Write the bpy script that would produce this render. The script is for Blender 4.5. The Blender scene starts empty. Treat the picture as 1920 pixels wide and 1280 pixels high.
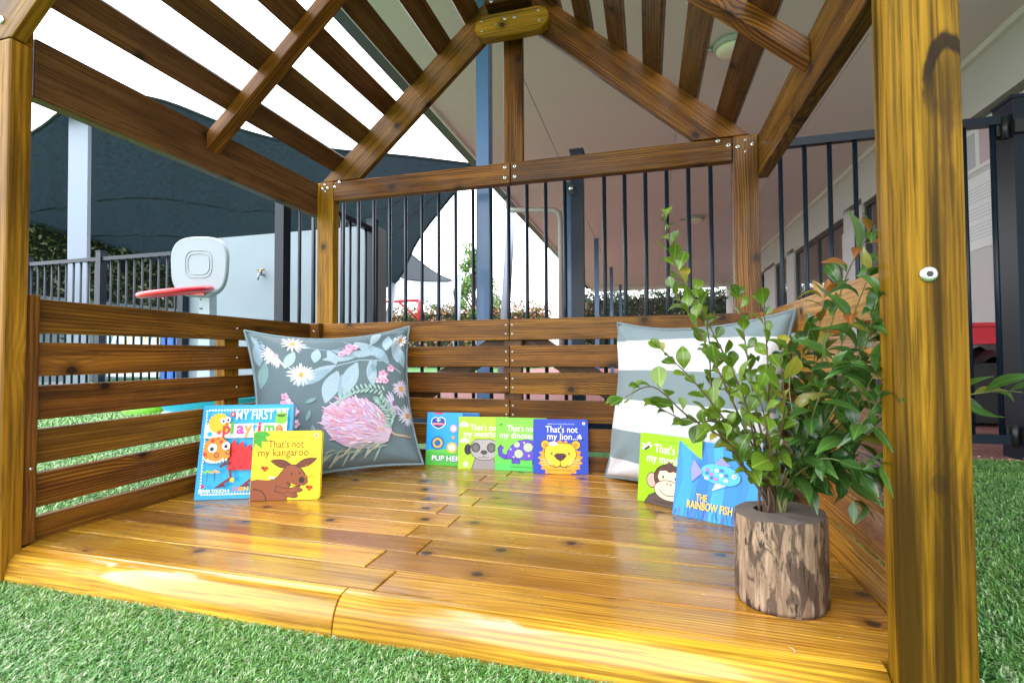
import bpy, bmesh, math, random
import numpy as np
from mathutils import Vector, Matrix

random.seed(7)
rng = np.random.default_rng(7)
sc = bpy.context.scene
COL = sc.collection
rad = math.radians

# ------------------------------------------------------------------ camera, sky, sun, exposure
S = 1.65                                       # width of the playhouse, metres
YAW, PITCH, ROLL, FPX = -0.2681, 0.028, -0.0051, 925.1312
CAM = Vector((0.7872 * S, -1.0443 * S, 0.2412 * S))
_r = Vector((math.cos(YAW), -math.sin(YAW), 0))
_f0 = Vector((math.sin(YAW), math.cos(YAW), 0))
_F = _f0 * math.cos(PITCH) + Vector((0, 0, math.sin(PITCH)))
_u = -_f0 * math.sin(PITCH) + Vector((0, 0, math.cos(PITCH)))
_R = _r * math.cos(ROLL) + _u * math.sin(ROLL)
_U = _u * math.cos(ROLL) - _r * math.sin(ROLL)
cd = bpy.data.cameras.new('camera')
cd.sensor_width = 36
cd.lens = FPX / 1920 * 36
cd.clip_start = 0.02
cd.clip_end = 500
cam = bpy.data.objects.new('camera', cd)
COL.objects.link(cam)
cam.matrix_world = Matrix.Translation(CAM) @ Matrix((_R, _U, -_F)).transposed().to_4x4()
sc.camera = cam

SUN_EL, SUN_ROT = 52, 250                       # high sun behind thin white cloud
w = bpy.data.worlds.new('World')
sc.world = w
w.use_nodes = True
nt = w.node_tree
bg = nt.nodes['Background']
sky = nt.nodes.new('ShaderNodeTexSky')
sky.sky_type = 'NISHITA'
sky.sun_disc = False
sky.sun_elevation = rad(SUN_EL)
sky.sun_rotation = rad(SUN_ROT)
hs = nt.nodes.new('ShaderNodeHueSaturation')    # thin cloud: most of the blue washed out of the sky
hs.inputs['Saturation'].default_value = 0.30
hs.inputs['Value'].default_value = 1.0
nt.links.new(sky.outputs[0], hs.inputs['Color'])
mixw = nt.nodes.new('ShaderNodeMix')
mixw.data_type = 'RGBA'
mixw.inputs[0].default_value = 0.6
mixw.inputs[7].default_value = (13.5, 13.8, 14.4, 1)
nt.links.new(hs.outputs[0], mixw.inputs[6])
nt.links.new(mixw.outputs[2], bg.inputs['Color'])
bg.inputs['Strength'].default_value = 0.15

sd = bpy.data.lights.new('sun', 'SUN')
sd.energy = 0.7
sd.angle = rad(45)
sd.color = (1, 0.96, 0.9)
sun = bpy.data.objects.new('sun', sd)
COL.objects.link(sun)
_az = rad(SUN_ROT)
_sdir = Vector((math.sin(_az) * math.cos(rad(SUN_EL)), math.cos(_az) * math.cos(rad(SUN_EL)), math.sin(rad(SUN_EL))))
sun.rotation_euler = _sdir.to_track_quat('Z', 'Y').to_euler()

sc.view_settings.view_transform = 'Standard'
sc.view_settings.look = 'None'
sc.view_settings.exposure = 1.68
sc.view_settings.gamma = 1
sc.view_settings.use_curve_mapping = False
sc.cycles.max_bounces = 10
sc.cycles.diffuse_bounces = 5
sc.cycles.glossy_bounces = 4
sc.cycles.transparent_max_bounces = 12
sc.cycles.use_denoising = True
GZ = -0.065                                     # lawn level; the deck top is z = 0


def at(px, py, x=None, y=None, z=None, d=None):
    """The world point that the full-size photograph shows at a pixel, on a known plane or at a known depth."""
    v = _F + _R * ((px - 960) / FPX) - _U * ((py - 640) / FPX)
    if x is not None: return CAM + v * ((x - CAM.x) / v.x)
    if y is not None: return CAM + v * ((y - CAM.y) / v.y)
    if z is not None: return CAM + v * ((z - CAM.z) / v.z)
    return CAM + v * d


# ------------------------------------------------------------------ node helpers and materials
class NT:
    def __init__(s, name):
        s.m = bpy.data.materials.new(name)
        s.m.use_nodes = True
        s.t = s.m.node_tree
        s.b = s.t.nodes['Principled BSDF']

    def n(s, typ, **kw):
        nd = s.t.nodes.new(typ)
        for k, v in kw.items():
            setattr(nd, k, v)
        return nd

    def put(s, sock, v):
        if isinstance(v, bpy.types.NodeSocket): s.t.links.new(v, sock)
        else:
            try: sock.default_value = v
            except TypeError: sock.default_value = (v, v, v)

    def math(s, op, a, b=0.0, c=None, clamp=False):
        nd = s.n('ShaderNodeMath', operation=op, use_clamp=clamp)
        s.put(nd.inputs[0], a); s.put(nd.inputs[1], b)
        if c is not None: s.put(nd.inputs[2], c)
        return nd.outputs[0]

    def vec(s, op, a, b=(0, 0, 0)):
        nd = s.n('ShaderNodeVectorMath', operation=op)
        s.put(nd.inputs[0], a); s.put(nd.inputs[1], b)
        return nd.outputs['Value'] if op in ('LENGTH', 'DOT_PRODUCT', 'DISTANCE') else nd.outputs['Vector']

    def noise(s, v, scale=1, detail=3, rough=0.5, dist=0.0):
        nd = s.n('ShaderNodeTexNoise')
        s.put(nd.inputs['Vector'], v)
        nd.inputs['Scale'].default_value = scale
        nd.inputs['Detail'].default_value = detail
        nd.inputs['Roughness'].default_value = rough
        nd.inputs['Distortion'].default_value = dist
        return nd.outputs['Fac']

    def mix(s, f, a, b, mode='MIX'):
        nd = s.n('ShaderNodeMix', data_type='RGBA', blend_type=mode)
        s.put(nd.inputs[0], f)
        for i, v in ((6, a), (7, b)):
            if isinstance(v, bpy.types.NodeSocket): s.t.links.new(v, nd.inputs[i])
            else: nd.inputs[i].default_value = tuple(v) + (1,) if len(v) == 3 else v
        return nd.outputs[2]

    def ramp(s, v, a, b, lo=0.0, hi=1.0):
        nd = s.n('ShaderNodeMapRange')
        nd.interpolation_type = 'SMOOTHSTEP'
        s.put(nd.inputs[0], v)
        for i, q in enumerate((a, b, lo, hi)): nd.inputs[i + 1].default_value = q
        return nd.outputs[0]

    def bump(s, h, strength=0.3, dist=0.002):
        nd = s.n('ShaderNodeBump')
        nd.inputs['Strength'].default_value = strength
        nd.inputs['Distance'].default_value = dist
        s.put(nd.inputs['Height'], h)
        s.t.links.new(nd.outputs[0], s.b.inputs['Normal'])

    def obj(s): return s.n('ShaderNodeTexCoord').outputs['Object']

    def rnd(s): return s.n('ShaderNodeObjectInfo').outputs['Random']

    def col(s, c): s.put(s.b.inputs['Base Color'], c if isinstance(c, bpy.types.NodeSocket) else tuple(c) + (1,))

    def set(s, **kw):
        for k, v in kw.items():
            s.put(s.b.inputs[k.replace('_', ' ')], v)


def srgb(h):
    h = h.lstrip('#')
    return tuple(((c / 12.92) if c <= 0.04045 else ((c + 0.055) / 1.055) ** 2.4) for c in (int(h[i:i + 2], 16) / 255 for i in (0, 2, 4)))


def wood(name, dark, mid, light, rough=0.32, coat=0.5, coat_rough=0.12, knot=1.0, var=0.3, blotch=0.45, ringamt=0.75, warpamt=0.07, big=None, coat_ior=1.5, band=0.25, spec=0.15):
    k = NT(name)
    r = k.rnd()
    off = k.vec('SCALE', (13.7, 7.3, 3.1)); off_n = off.node; k.put(off_n.inputs['Scale'], r)
    P = k.vec('ADD', k.obj(), off)
    sep = k.n('ShaderNodeSeparateXYZ'); k.t.links.new(P, sep.inputs[0])
    X, Y, Z = sep.outputs
    Yz = k.math('ADD', Y, k.math('MULTIPLY', Z, 0.6))
    # knots
    cv = k.n('ShaderNodeCombineXYZ'); k.put(cv.inputs[0], k.math('MULTIPLY', X, 2.3)); k.put(cv.inputs[1], k.math('MULTIPLY', Yz, 6.5))
    vo = k.n('ShaderNodeTexVoronoi', voronoi_dimensions='2D', feature='F1'); vo.inputs['Scale'].default_value = 1; vo.inputs['Randomness'].default_value = 0.9
    k.t.links.new(cv.outputs[0], vo.inputs['Vector'])
    dv = k.vec('SUBTRACT', vo.outputs['Position'], cv.outputs[0])
    dv = k.vec('MULTIPLY', dv, (0.8 / 2.3, 1 / 6.5, 0))
    wob = k.math('MULTIPLY', k.math('SUBTRACT', k.noise(P, 70, 2), 0.5), 0.006)
    kd = k.math('ADD', k.vec('LENGTH', dv), wob)
    # growth rings, pushed aside round the knots
    warp = k.noise(k.vec('MULTIPLY', P, (0.9, 5, 5)), 1, 2)
    push = k.math('MULTIPLY', k.math('EXPONENT', k.math('MULTIPLY', kd, -38.0)), 0.03)
    fld = k.math('ADD', Yz, k.math('ADD', k.math('MULTIPLY', warp, warpamt), push))
    ring = k.math('SINE', k.math('MULTIPLY', fld, 2 * math.pi / 0.0085))
    ring = k.math('MULTIPLY_ADD', ring, 0.5, 0.5)
    ring = k.math('POWER', ring, 1.8)
    amt = k.noise(k.vec('MULTIPLY', P, (1.0, 11, 11)), 1, 2)
    ring = k.math('MULTIPLY', ring, k.ramp(amt, 0.3, 0.7, 0.1, 0.85))
    fine = k.noise(k.vec('MULTIPLY', P, (5, 190, 190)), 1, 4, 0.65)
    streak = k.noise(k.vec('MULTIPLY', P, (1.6, 28, 28)), 1, 3)
    blot = k.noise(k.vec('MULTIPLY', P, (2.2, 9, 9)), 1, 3)
    c = k.mix(k.ramp(streak, 0.3, 0.7), mid, light)
    c = k.mix(k.math('MULTIPLY', ring, ringamt), c, dark)
    c = k.mix(k.ramp(fine, 0.42, 0.68, 0, 0.7), c, dark)
    c = k.mix(k.ramp(blot, 0.45, 0.75, 0, blotch), c, dark)
    bnd = k.noise(k.vec('MULTIPLY', P, (1.0, 40, 40)), 1, 3, 0.6)
    c = k.mix(k.ramp(bnd, 0.46, 0.66, 0, band), c, dark)
    halo = k.ramp(kd, 0.008, 0.03, 0.55 * knot, 0)
    c = k.mix(halo, c, dark)
    core = k.ramp(kd, 0.0065, 0.0115, 0.92 * knot, 0)
    c = k.mix(core, c, (0.018, 0.009, 0.004))
    if big:                                         # one large arched knot, at a place on the piece itself
        so = k.n('ShaderNodeSeparateXYZ'); k.t.links.new(k.obj(), so.inputs[0])
        wx = k.math('MULTIPLY', k.math('SUBTRACT', k.noise(k.vec('MULTIPLY', P, (24, 60, 60)), 1, 4), 0.5), 0.03)
        dx = k.math('DIVIDE', k.math('ADD', k.math('SUBTRACT', so.outputs[0], big[0]), wx), big[2])
        dy = k.math('DIVIDE', k.math('ADD', k.math('SUBTRACT', so.outputs[1], big[1]), k.math('MULTIPLY', wx, 0.5)), big[3])
        el = k.math('SQRT', k.math('ADD', k.math('MULTIPLY', dx, dx), k.math('MULTIPLY', dy, dy)))
        c = k.mix(k.ramp(el, 0.2, 1.5, 0.65, 0), c, dark)
        ringm = k.math('MULTIPLY', k.ramp(el, 0.58, 0.72), k.ramp(el, 1.03, 1.18, 1, 0))
        ringm = k.math('MULTIPLY', ringm, k.ramp(dx, -0.9, 0.3, 0.15, 0.95))
        c = k.mix(ringm, c, (0.016, 0.008, 0.004))
        tail = k.math('MULTIPLY', k.ramp(k.math('ABSOLUTE', k.math('ADD', k.math('SUBTRACT', so.outputs[1], big[1] - 0.004), k.math('MULTIPLY', wx, 0.8))), 0.002, 0.009, 0.75, 0), k.ramp(so.outputs[0], big[0] - 0.30, big[0] - 0.03))
        tail = k.math('MULTIPLY', tail, k.ramp(so.outputs[0], big[0] - 0.03, big[0] + 0.0, 1, 0))
        c = k.mix(tail, c, (0.05, 0.022, 0.006))
    hv = k.n('ShaderNodeHueSaturation')
    r2 = k.math('FRACT', k.math('MULTIPLY', r, 17.31))
    k.put(hv.inputs['Value'], k.math('MULTIPLY_ADD', r2, var, 1 - var * 0.5))
    k.put(hv.inputs['Hue'], k.math('MULTIPLY_ADD', k.math('FRACT', k.math('MULTIPLY', r, 5.77)), 0.016, 0.492))
    k.t.links.new(c, hv.inputs['Color'])
    k.col(hv.outputs[0])
    k.set(Roughness=k.ramp(fine, 0.3, 0.75, rough - 0.05, rough + 0.14), Coat_Weight=coat, Coat_Roughness=k.ramp(k.noise(P, 9, 4), 0.3, 0.7, coat_rough * 0.75, coat_rough * 1.9), Coat_IOR=coat_ior, Specular_IOR_Level=spec)
    k.bump(k.math('ADD', fine, k.math('MULTIPLY', ring, 0.5)), 0.12, 0.0012)
    return k.m


def plain(name, c, rough=0.5, metal=0.0, coat=0.0, nscale=0, namt=0.15, emit=None, bump=0, spec=0.5):
    k = NT(name)
    if nscale:
        nz = k.noise(k.obj(), nscale, 4)
        k.col(k.mix(k.ramp(nz, 0.3, 0.7, 0, namt), c, tuple(x * 0.45 for x in c)))
        if bump: k.bump(nz, bump, 0.002)
    else:
        k.col(c)
    k.set(Roughness=rough, Metallic=metal, Coat_Weight=coat, Specular_IOR_Level=spec)
    return k.m


W_DECK = wood('honey_varnished_pine', (0.15, 0.054, 0.005), (0.47, 0.215, 0.014), (0.66, 0.36, 0.038), 0.34, 1.0, 0.17, 1.0, 0.48, 0.55, 0.75, 0.07, None, 1.62, 0.35, 0.1)
W_POST = wood('amber_stained_post', (0.060, 0.026, 0.003), (0.25, 0.107, 0.007), (0.38, 0.178, 0.014), 0.4, 0.06, 0.25, 0.9, 0.2, 0.8, 0.5, 0.04, None, 1.5, 0.55, 0.1)
W_KPOST = wood('amber_stained_post_with_knot', (0.026, 0.0125, 0.002), (0.165, 0.073, 0.0045), (0.33, 0.155, 0.009), 0.42, 0.02, 0.25, 0.5, 0.0, 0.85, 0.5, 0.03, (0.225, 0.024, 0.056, 0.023), 1.5, 0.9, 0.06)
W_SLAT = wood('shade_darkened_pine', (0.030, 0.0105, 0.002), (0.175, 0.065, 0.0075), (0.31, 0.128, 0.016), 0.38, 0.14, 0.18, 1.0, 0.36, 0.6, 1.0, 0.07, None, 1.5, 0.45, 0.12)  # same stained pine made browner; the slats' shade is in this colour
W_ROOF = wood('shade_darkened_roof_pine', (0.040, 0.016, 0.006), (0.130, 0.051, 0.017), (0.205, 0.088, 0.030), 0.38, 0.18, 0.2, 1.0, 0.25, 0.55, 0.9, 0.07, None, 1.5, 0.4)  # darkest copy of the pine, shade of beam and roof mixed in
W_HONEY = wood('lit_honey_wall_pine', (0.10, 0.038, 0.005), (0.38, 0.158, 0.014), (0.52, 0.25, 0.03), 0.36, 0.3, 0.18, 1.0, 0.2, 0.5, 0.9)  # lighter copy of the wall pine, brightness of the lit side included
M_STEEL = plain('zinc_bolt', (0.62, 0.62, 0.60), 0.3, 1.0)
M_HEX = plain('bolt_socket_dark', (0.02, 0.02, 0.02), 0.6)
M_FENCE = plain('black_powdercoat', (0.006, 0.012, 0.024), 0.34, 0.0, 0.0, spec=0.3)
M_BLUEP = plain('navy_painted_steel', (0.06, 0.135, 0.29), 0.35, 0, 0.25)
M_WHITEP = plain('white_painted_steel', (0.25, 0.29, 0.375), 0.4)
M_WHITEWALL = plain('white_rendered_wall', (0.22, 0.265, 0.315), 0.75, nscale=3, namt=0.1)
M_SOFFIT = plain('beige_soffit_sheet', (0.68, 0.64, 0.635), 0.6, nscale=0.6, namt=0.1)
M_WALL = plain('grey_white_wall', (0.56, 0.56, 0.56), 0.6, nscale=2, namt=0.08)
M_CORN = plain('white_cornice', (0.72, 0.71, 0.69), 0.5)
M_GUTTER = plain('dark_gutter', (0.03, 0.04, 0.045), 0.4)
M_FRAME = plain('dark_aluminium_frame', (0.035, 0.033, 0.036), 0.35)
M_DIM = plain('dim_room_lining', (0.06, 0.055, 0.055), 0.8)
M_BLIND = plain('pale_blind', (0.6, 0.6, 0.62), 0.6)
M_RED = plain('red_plastic', (0.62, 0.012, 0.03), 0.3, 0, 0.4)
M_BLACKP = plain('black_plastic', (0.012, 0.012, 0.014), 0.4, nscale=9, namt=0.5)
M_WPLAST = plain('pale_grey_plastic', (0.27, 0.31, 0.355), 0.4)
M_GPLAST = plain('grey_blue_plastic', (0.34, 0.40, 0.47), 0.45)
M_CYAN = plain('cyan_plastic', (0.03, 0.42, 0.62), 0.35)
M_LIME = plain('lime_plastic', (0.16, 0.50, 0.02), 0.5, nscale=60, namt=0.5)
M_GLASSD = plain('lamp_diffuser', (0.82, 0.80, 0.66), 0.35)
M_LRIM = plain('lamp_rim', (0.40, 0.41, 0.40), 0.35)
M_BRASS = plain('brass_tap', (0.25, 0.18, 0.08), 0.35, 0.9)
M_DOWN = plain('cream_downpipe', (0.28, 0.275, 0.25), 0.5)


def glass_mat():
    k = NT('window_glass')
    k.col((0.05, 0.055, 0.06)); k.set(Roughness=0.04, Metallic=0.0, Alpha=1.0, Coat_Weight=1.0, Coat_Roughness=0.02)
    return k.m


M_GLASS = glass_mat()


def turf_mat(name, a, b, scale):
    k = NT(name)
    P = k.n('ShaderNodeNewGeometry').outputs['Position']
    n1 = k.noise(P, scale, 3, 0.7); n2 = k.noise(P, 1.6, 2)
    c = k.mix(k.ramp(n1, 0.35, 0.68), a, b)
    c = k.mix(k.ramp(n2, 0.4, 0.7, 0, 0.3), c, a)
    k.col(c); k.set(Roughness=0.55); k.bump(n1, 0.8, 0.012)
    return k.m


M_TURF = turf_mat('artificial_turf', (0.03, 0.115, 0.03), (0.14, 0.34, 0.085), 110)


def blade_mat():
    k = NT('turf_blade')
    P = k.n('ShaderNodeNewGeometry').outputs['Position']
    n = k.noise(P, 260, 1); n3 = k.noise(P, 7, 2)
    c = k.mix(k.ramp(n, 0.3, 0.7), (0.042, 0.16, 0.025), (0.22, 0.44, 0.10))
    c = k.mix(k.ramp(n3, 0.35, 0.7, 0, 0.35), c, (0.03, 0.17, 0.05))
    wn = k.n('ShaderNodeTexWhiteNoise'); k.t.links.new(k.vec('SNAP', P, (0.006, 0.006, 0.1)), wn.inputs['Vector'])
    c = k.mix(k.math('MULTIPLY', k.math('GREATER_THAN', wn.outputs['Value'], 0.86), 0.7), c, (0.42, 0.52, 0.30))
    k.col(c); k.set(Roughness=0.36, Specular_IOR_Level=0.6)
    return k.m


M_BLADE = blade_mat()


def rubber_mat():
    k = NT('red_rubber_softfall')
    P = k.n('ShaderNodeNewGeometry').outputs['Position']
    v = k.n('ShaderNodeTexVoronoi'); v.inputs['Scale'].default_value = 140; k.t.links.new(P, v.inputs['Vector'])
    sp = k.n('ShaderNodeSeparateXYZ'); k.t.links.new(v.outputs['Color'], sp.inputs[0])
    c = k.mix(k.ramp(sp.outputs[0], 0.2, 0.9), (0.18, 0.075, 0.07), (0.36, 0.15, 0.14))
    k.col(c); k.set(Roughness=0.8); k.bump(v.outputs['Distance'], 0.4, 0.004)
    return k.m


M_RUBBER = rubber_mat()
M_PAVE = plain('pale_concrete', (0.55, 0.55, 0.56), 0.8, nscale=5, namt=0.15)


def cloth(name, c, trans, transmit=0.0, scale=900, seam=None):
    """woven shade cloth: a diffuse weave that lets some of the sky through"""
    k = NT(name)
    P = k.obj()
    n = k.noise(k.vec('MULTIPLY', P, (1, 1, 6)), 14, 4, 0.7)
    n2 = k.noise(P, 0.6, 2)
    cc = k.mix(k.ramp(n, 0.3, 0.7), tuple(x * 0.8 for x in c), tuple(min(1, x * 1.2) for x in c))
    cc = k.mix(k.ramp(n2, 0.35, 0.7, 0, 0.25), cc, tuple(x * 0.6 for x in c))
    k.col(cc); k.set(Roughness=0.85)
    n3 = k.noise(k.vec('MULTIPLY', P, (1.0, 1.0, 4)), 16, 3, 0.6)
    tr = k.n('ShaderNodeBsdfTranslucent'); k.t.links.new(k.mix(k.ramp(n3, 0.3, 0.7), tuple(x * 0.75 for x in trans), tuple(x * 1.35 for x in trans)), tr.inputs[0])
    mx = k.n('ShaderNodeMixShader'); mx.inputs[0].default_value = transmit
    out = k.t.nodes['Material Output']
    k.t.links.new(k.b.outputs[0], mx.inputs[1]); k.t.links.new(tr.outputs[0], mx.inputs[2]); k.t.links.new(mx.outputs[0], out.inputs[0])
    return k.m


M_SAIL = cloth('dark_teal_shade_cloth', (0.019, 0.031, 0.040), (0.0115, 0.0195, 0.027), 0.40)
M_SAIL2 = cloth('charcoal_shade_cloth', (0.05, 0.06, 0.07), (0.07, 0.08, 0.10), 0.3)
M_SAIL3 = cloth('pale_grey_shade_cloth', (0.34, 0.38, 0.44), (0.42, 0.47, 0.55), 0.6)


def leaf_mat(name, a, b, new, rough=0.3, newf=0.12, trans=0.25):
    k = NT(name)
    r = k.rnd()
    r2 = k.math('FRACT', k.math('MULTIPLY', r, 7.77))
    n = k.noise(k.obj(), 40, 2)
    sep = k.n('ShaderNodeSeparateXYZ'); k.t.links.new(k.obj(), sep.inputs[0])
    vein = k.ramp(k.math('ABSOLUTE', sep.outputs[1]), 0.0, 0.0016, 0.45, 0)
    c = k.mix(r, a, b)
    c = k.mix(k.ramp(n, 0.3, 0.7, 0, 0.3), c, a)
    c = k.mix(k.math('GREATER_THAN', r2, 1 - newf), c, new)
    c = k.mix(vein, c, tuple(min(1, x * 1.9 + 0.02) for x in b))
    k.col(c); k.set(Roughness=rough, Specular_IOR_Level=0.55)
    tr = k.n('ShaderNodeBsdfTranslucent'); k.t.links.new(k.mix(0.5, c, (0.25, 0.42, 0.03)), tr.inputs[0])
    mx = k.n('ShaderNodeMixShader'); mx.inputs[0].default_value = trans
    k.t.links.new(k.b.outputs[0], mx.inputs[1]); k.t.links.new(tr.outputs[0], mx.inputs[2])
    k.t.links.new(mx.outputs[0], k.t.nodes['Material Output'].inputs[0])
    return k.m


M_LEAF1 = leaf_mat('broad_leaf', (0.040, 0.095, 0.012), (0.16, 0.255, 0.022), (0.26, 0.22, 0.03), 0.25, 0.07)
M_LEAF2 = leaf_mat('pointed_leaf', (0.018, 0.062, 0.016), (0.07, 0.16, 0.028), (0.20, 0.18, 0.03), 0.27, 0.06)
M_LEAFR = leaf_mat('copper_new_leaf', (0.22, 0.07, 0.02), (0.34, 0.13, 0.03), (0.4, 0.2, 0.05), 0.35, 0.2)
M_STEM = plain('brown_stem', (0.10, 0.055, 0.03), 0.6, nscale=60, namt=0.5)
M_STEM2 = plain('green_stem', (0.16, 0.17, 0.05), 0.5, nscale=60, namt=0.4)


def foliage_mat(name, a, b, c3, f=0.2):
    k = NT(name)
    P = k.n('ShaderNodeNewGeometry').outputs['Position']
    n = k.noise(P, 9, 2); v = k.n('ShaderNodeTexWhiteNoise'); k.t.links.new(k.vec('SNAP', P, (0.09, 0.09, 0.09)), v.inputs['Vector'])
    c = k.mix(k.ramp(n, 0.3, 0.7), a, b)
    c = k.mix(k.math('GREATER_THAN', v.outputs['Value'], 1 - f), c, c3)
    k.col(c); k.set(Roughness=0.32)
    tr = k.n('ShaderNodeBsdfTranslucent'); k.t.links.new(c, tr.inputs[0])
    mx = k.n('ShaderNodeMixShader'); mx.inputs[0].default_value = 0.25
    k.t.links.new(k.b.outputs[0], mx.inputs[1]); k.t.links.new(tr.outputs[0], mx.inputs[2])
    k.t.links.new(mx.outputs[0], k.t.nodes['Material Output'].inputs[0])
    return k.m


M_HEDGE = foliage_mat('hedge_leaves', (0.035, 0.075, 0.025), (0.13, 0.19, 0.055), (0.50, 0.46, 0.34), 0.16)  # pale third colour paints in the sky specks between leaves
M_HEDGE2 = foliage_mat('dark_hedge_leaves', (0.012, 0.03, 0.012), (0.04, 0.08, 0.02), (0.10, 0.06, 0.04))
M_FLOWER = foliage_mat('flowering_shrub_leaves', (0.05, 0.10, 0.02), (0.14, 0.16, 0.04), (0.50, 0.20, 0.14), 0.4)
M_TREE = foliage_mat('tree_leaves', (0.07, 0.16, 0.03), (0.16, 0.30, 0.06), (0.22, 0.30, 0.10))
M_GREYTREE = foliage_mat('grey_green_tree_leaves', (0.07, 0.10, 0.07), (0.15, 0.19, 0.12), (0.2, 0.24, 0.18))
M_BARK = plain('tree_bark', (0.12, 0.085, 0.06), 0.8, nscale=20, namt=0.6)


# ------------------------------------------------------------------ mesh and object helpers
class MB:
    """collects shapes into one mesh, several materials"""
    def __init__(s): s.v, s.f, s.mi, s.mats, s.sm = [], [], [], [], []

    def mat(s, m):
        if m not in s.mats: s.mats.append(m)
        return s.mats.index(m)

    def face(s, idx, m, smooth=False): s.f.append(tuple(idx)); s.mi.append(s.mat(m)); s.sm.append(smooth)

    def box(s, lo, hi, m):
        o = len(s.v)
        for z in (lo[2], hi[2]):
            s.v += [(lo[0], lo[1], z), (hi[0], lo[1], z), (hi[0], hi[1], z), (lo[0], hi[1], z)]
        for q in ((3, 2, 1, 0), (4, 5, 6, 7), (0, 1, 5, 4), (1, 2, 6, 5), (2, 3, 7, 6), (3, 0, 4, 7)):
            s.face([o + i for i in q], m)

    def tube(s, pts, radii, m, n=8, closed=False, cap=True):
        pts = [Vector(p) for p in pts]
        if not isinstance(radii, (list, tuple)): radii = [radii] * len(pts)
        o = len(s.v); N = len(pts)
        ref = None
        for i, p in enumerate(pts):
            if closed: t = pts[(i + 1) % N] - pts[i - 1]
            else: t = pts[min(i + 1, N - 1)] - pts[max(i - 1, 0)]
            t.normalize()
            if ref is None: ref = Vector((0, 0, 1)) if abs(t.z) < 0.9 else Vector((1, 0, 0))
            a = (ref - t * ref.dot(t)).normalized(); b = t.cross(a); ref = a
            for j in range(n):
                g = 2 * math.pi * j / n
                s.v.append(tuple(p + (a * math.cos(g) + b * math.sin(g)) * radii[i]))
        for i in range(N if closed else N - 1):
            i2 = (i + 1) % N
            for j in range(n):
                j2 = (j + 1) % n
                s.face((o + i * n + j, o + i * n + j2, o + i2 * n + j2, o + i2 * n + j), m, True)
        if cap and not closed:
            s.face([o + j for j in range(n)][::-1], m); s.face([o + (N - 1) * n + j for j in range(n)], m)

    def lathe(s, prof, m, n=24, c=(0, 0, 0), smooth=True):
        o = len(s.v)
        for r, z in prof:
            for j in range(n):
                g = 2 * math.pi * j / n
                s.v.append((c[0] + r * math.cos(g), c[1] + r * math.sin(g), c[2] + z))
        for i in range(len(prof) - 1):
            for j in range(n):
                j2 = (j + 1) % n
                s.face((o + i * n + j, o + i * n + j2, o + (i + 1) * n + j2, o + (i + 1) * n + j), m, smooth)
        s.face([o + j for j in range(n)][::-1], m); s.face([o + (len(prof) - 1) * n + j for j in range(n)], m)

    def prism(s, poly, m, f):
        """poly: 2-D outline; f(a, b, side) gives the 3-D point on side 0 and side 1"""
        o = len(s.v); n = len(poly)
        s.v += [tuple(f(a, b, 0)) for a, b in poly] + [tuple(f(a, b, 1)) for a, b in poly]
        s.face([o + i for i in range(n)], m); s.face([o + n + i for i in range(n)][::-1], m)
        for i in range(n):
            j = (i + 1) % n
            s.face((o + j, o + i, o + n + i, o + n + j), m)

    def mesh(s, name):
        me = bpy.data.meshes.new(name)
        me.from_pydata(s.v, [], s.f)
        for m in s.mats: me.materials.append(m)
        me.polygons.foreach_set('material_index', s.mi)
        me.polygons.foreach_set('use_smooth', s.sm)
        me.update()
        return me

    def build(s, name, parent=None, loc=(0, 0, 0)):
        return link(name, s.mesh(name), parent, loc)


def link(name, me, parent=None, loc=(0, 0, 0), mat=None):
    """loc is in the parent's space; meshes are given in that space as well"""
    o = bpy.data.objects.new(name, me)
    COL.objects.link(o)
    if parent is not None: o.parent = parent
    o.matrix_basis = mat if mat is not None else Matrix.Translation(Vector(loc))
    return o


def tag(o, label=None, cat=None, group=None, kind=None):
    for k, v in (('label', label), ('category', cat), ('group', group), ('kind', kind)):
        if v: o[k] = v
    return o


def thing(name, label, cat, loc=(0, 0, 0), rotz=0.0, group=None):
    o = bpy.data.objects.new(name, None)
    o.empty_display_size = 0.1
    COL.objects.link(o)
    o.location = loc
    o.rotation_euler = (0, 0, rotz)
    return tag(o, label, cat, group)


_cache = {}


def bevbox(dim, bev, mat, seg=1):
    key = (tuple(round(d, 4) for d in dim), round(bev, 4), mat.name, seg)
    if key in _cache: return _cache[key]
    bm = bmesh.new()
    bmesh.ops.create_cube(bm, size=1)
    for v in bm.verts: v.co = Vector((v.co.x * dim[0], v.co.y * dim[1], v.co.z * dim[2]))
    if bev > 0:
        r = bmesh.ops.bevel(bm, geom=list(bm.edges), offset=bev, segments=seg, affect='EDGES', profile=0.6)
    me = bpy.data.meshes.new('piece')
    bm.to_mesh(me); bm.free()
    me.materials.append(mat)
    _cache[key] = me
    return me


def plank(name, parent, a, b, w, t, n, mat, bev=0.003, seg=1, base=None):
    """a piece of timber along a-b, width w, thickness t measured along n; base = world position of the parent"""
    a, b, n = Vector(a), Vector(b), Vector(n)
    ax = (b - a); L = ax.length; ax.normalize()
    n = (n - ax * n.dot(ax)).normalized()
    wd = n.cross(ax)
    m = Matrix((ax, wd, n)).transposed().to_4x4()
    c = (a + b) / 2 - (Vector(base) if base is not None else Vector((0, 0, 0)))
    return link(name, bevbox((L, w, t), bev, mat, seg), parent, mat=Matrix.Translation(c) @ m)


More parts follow.
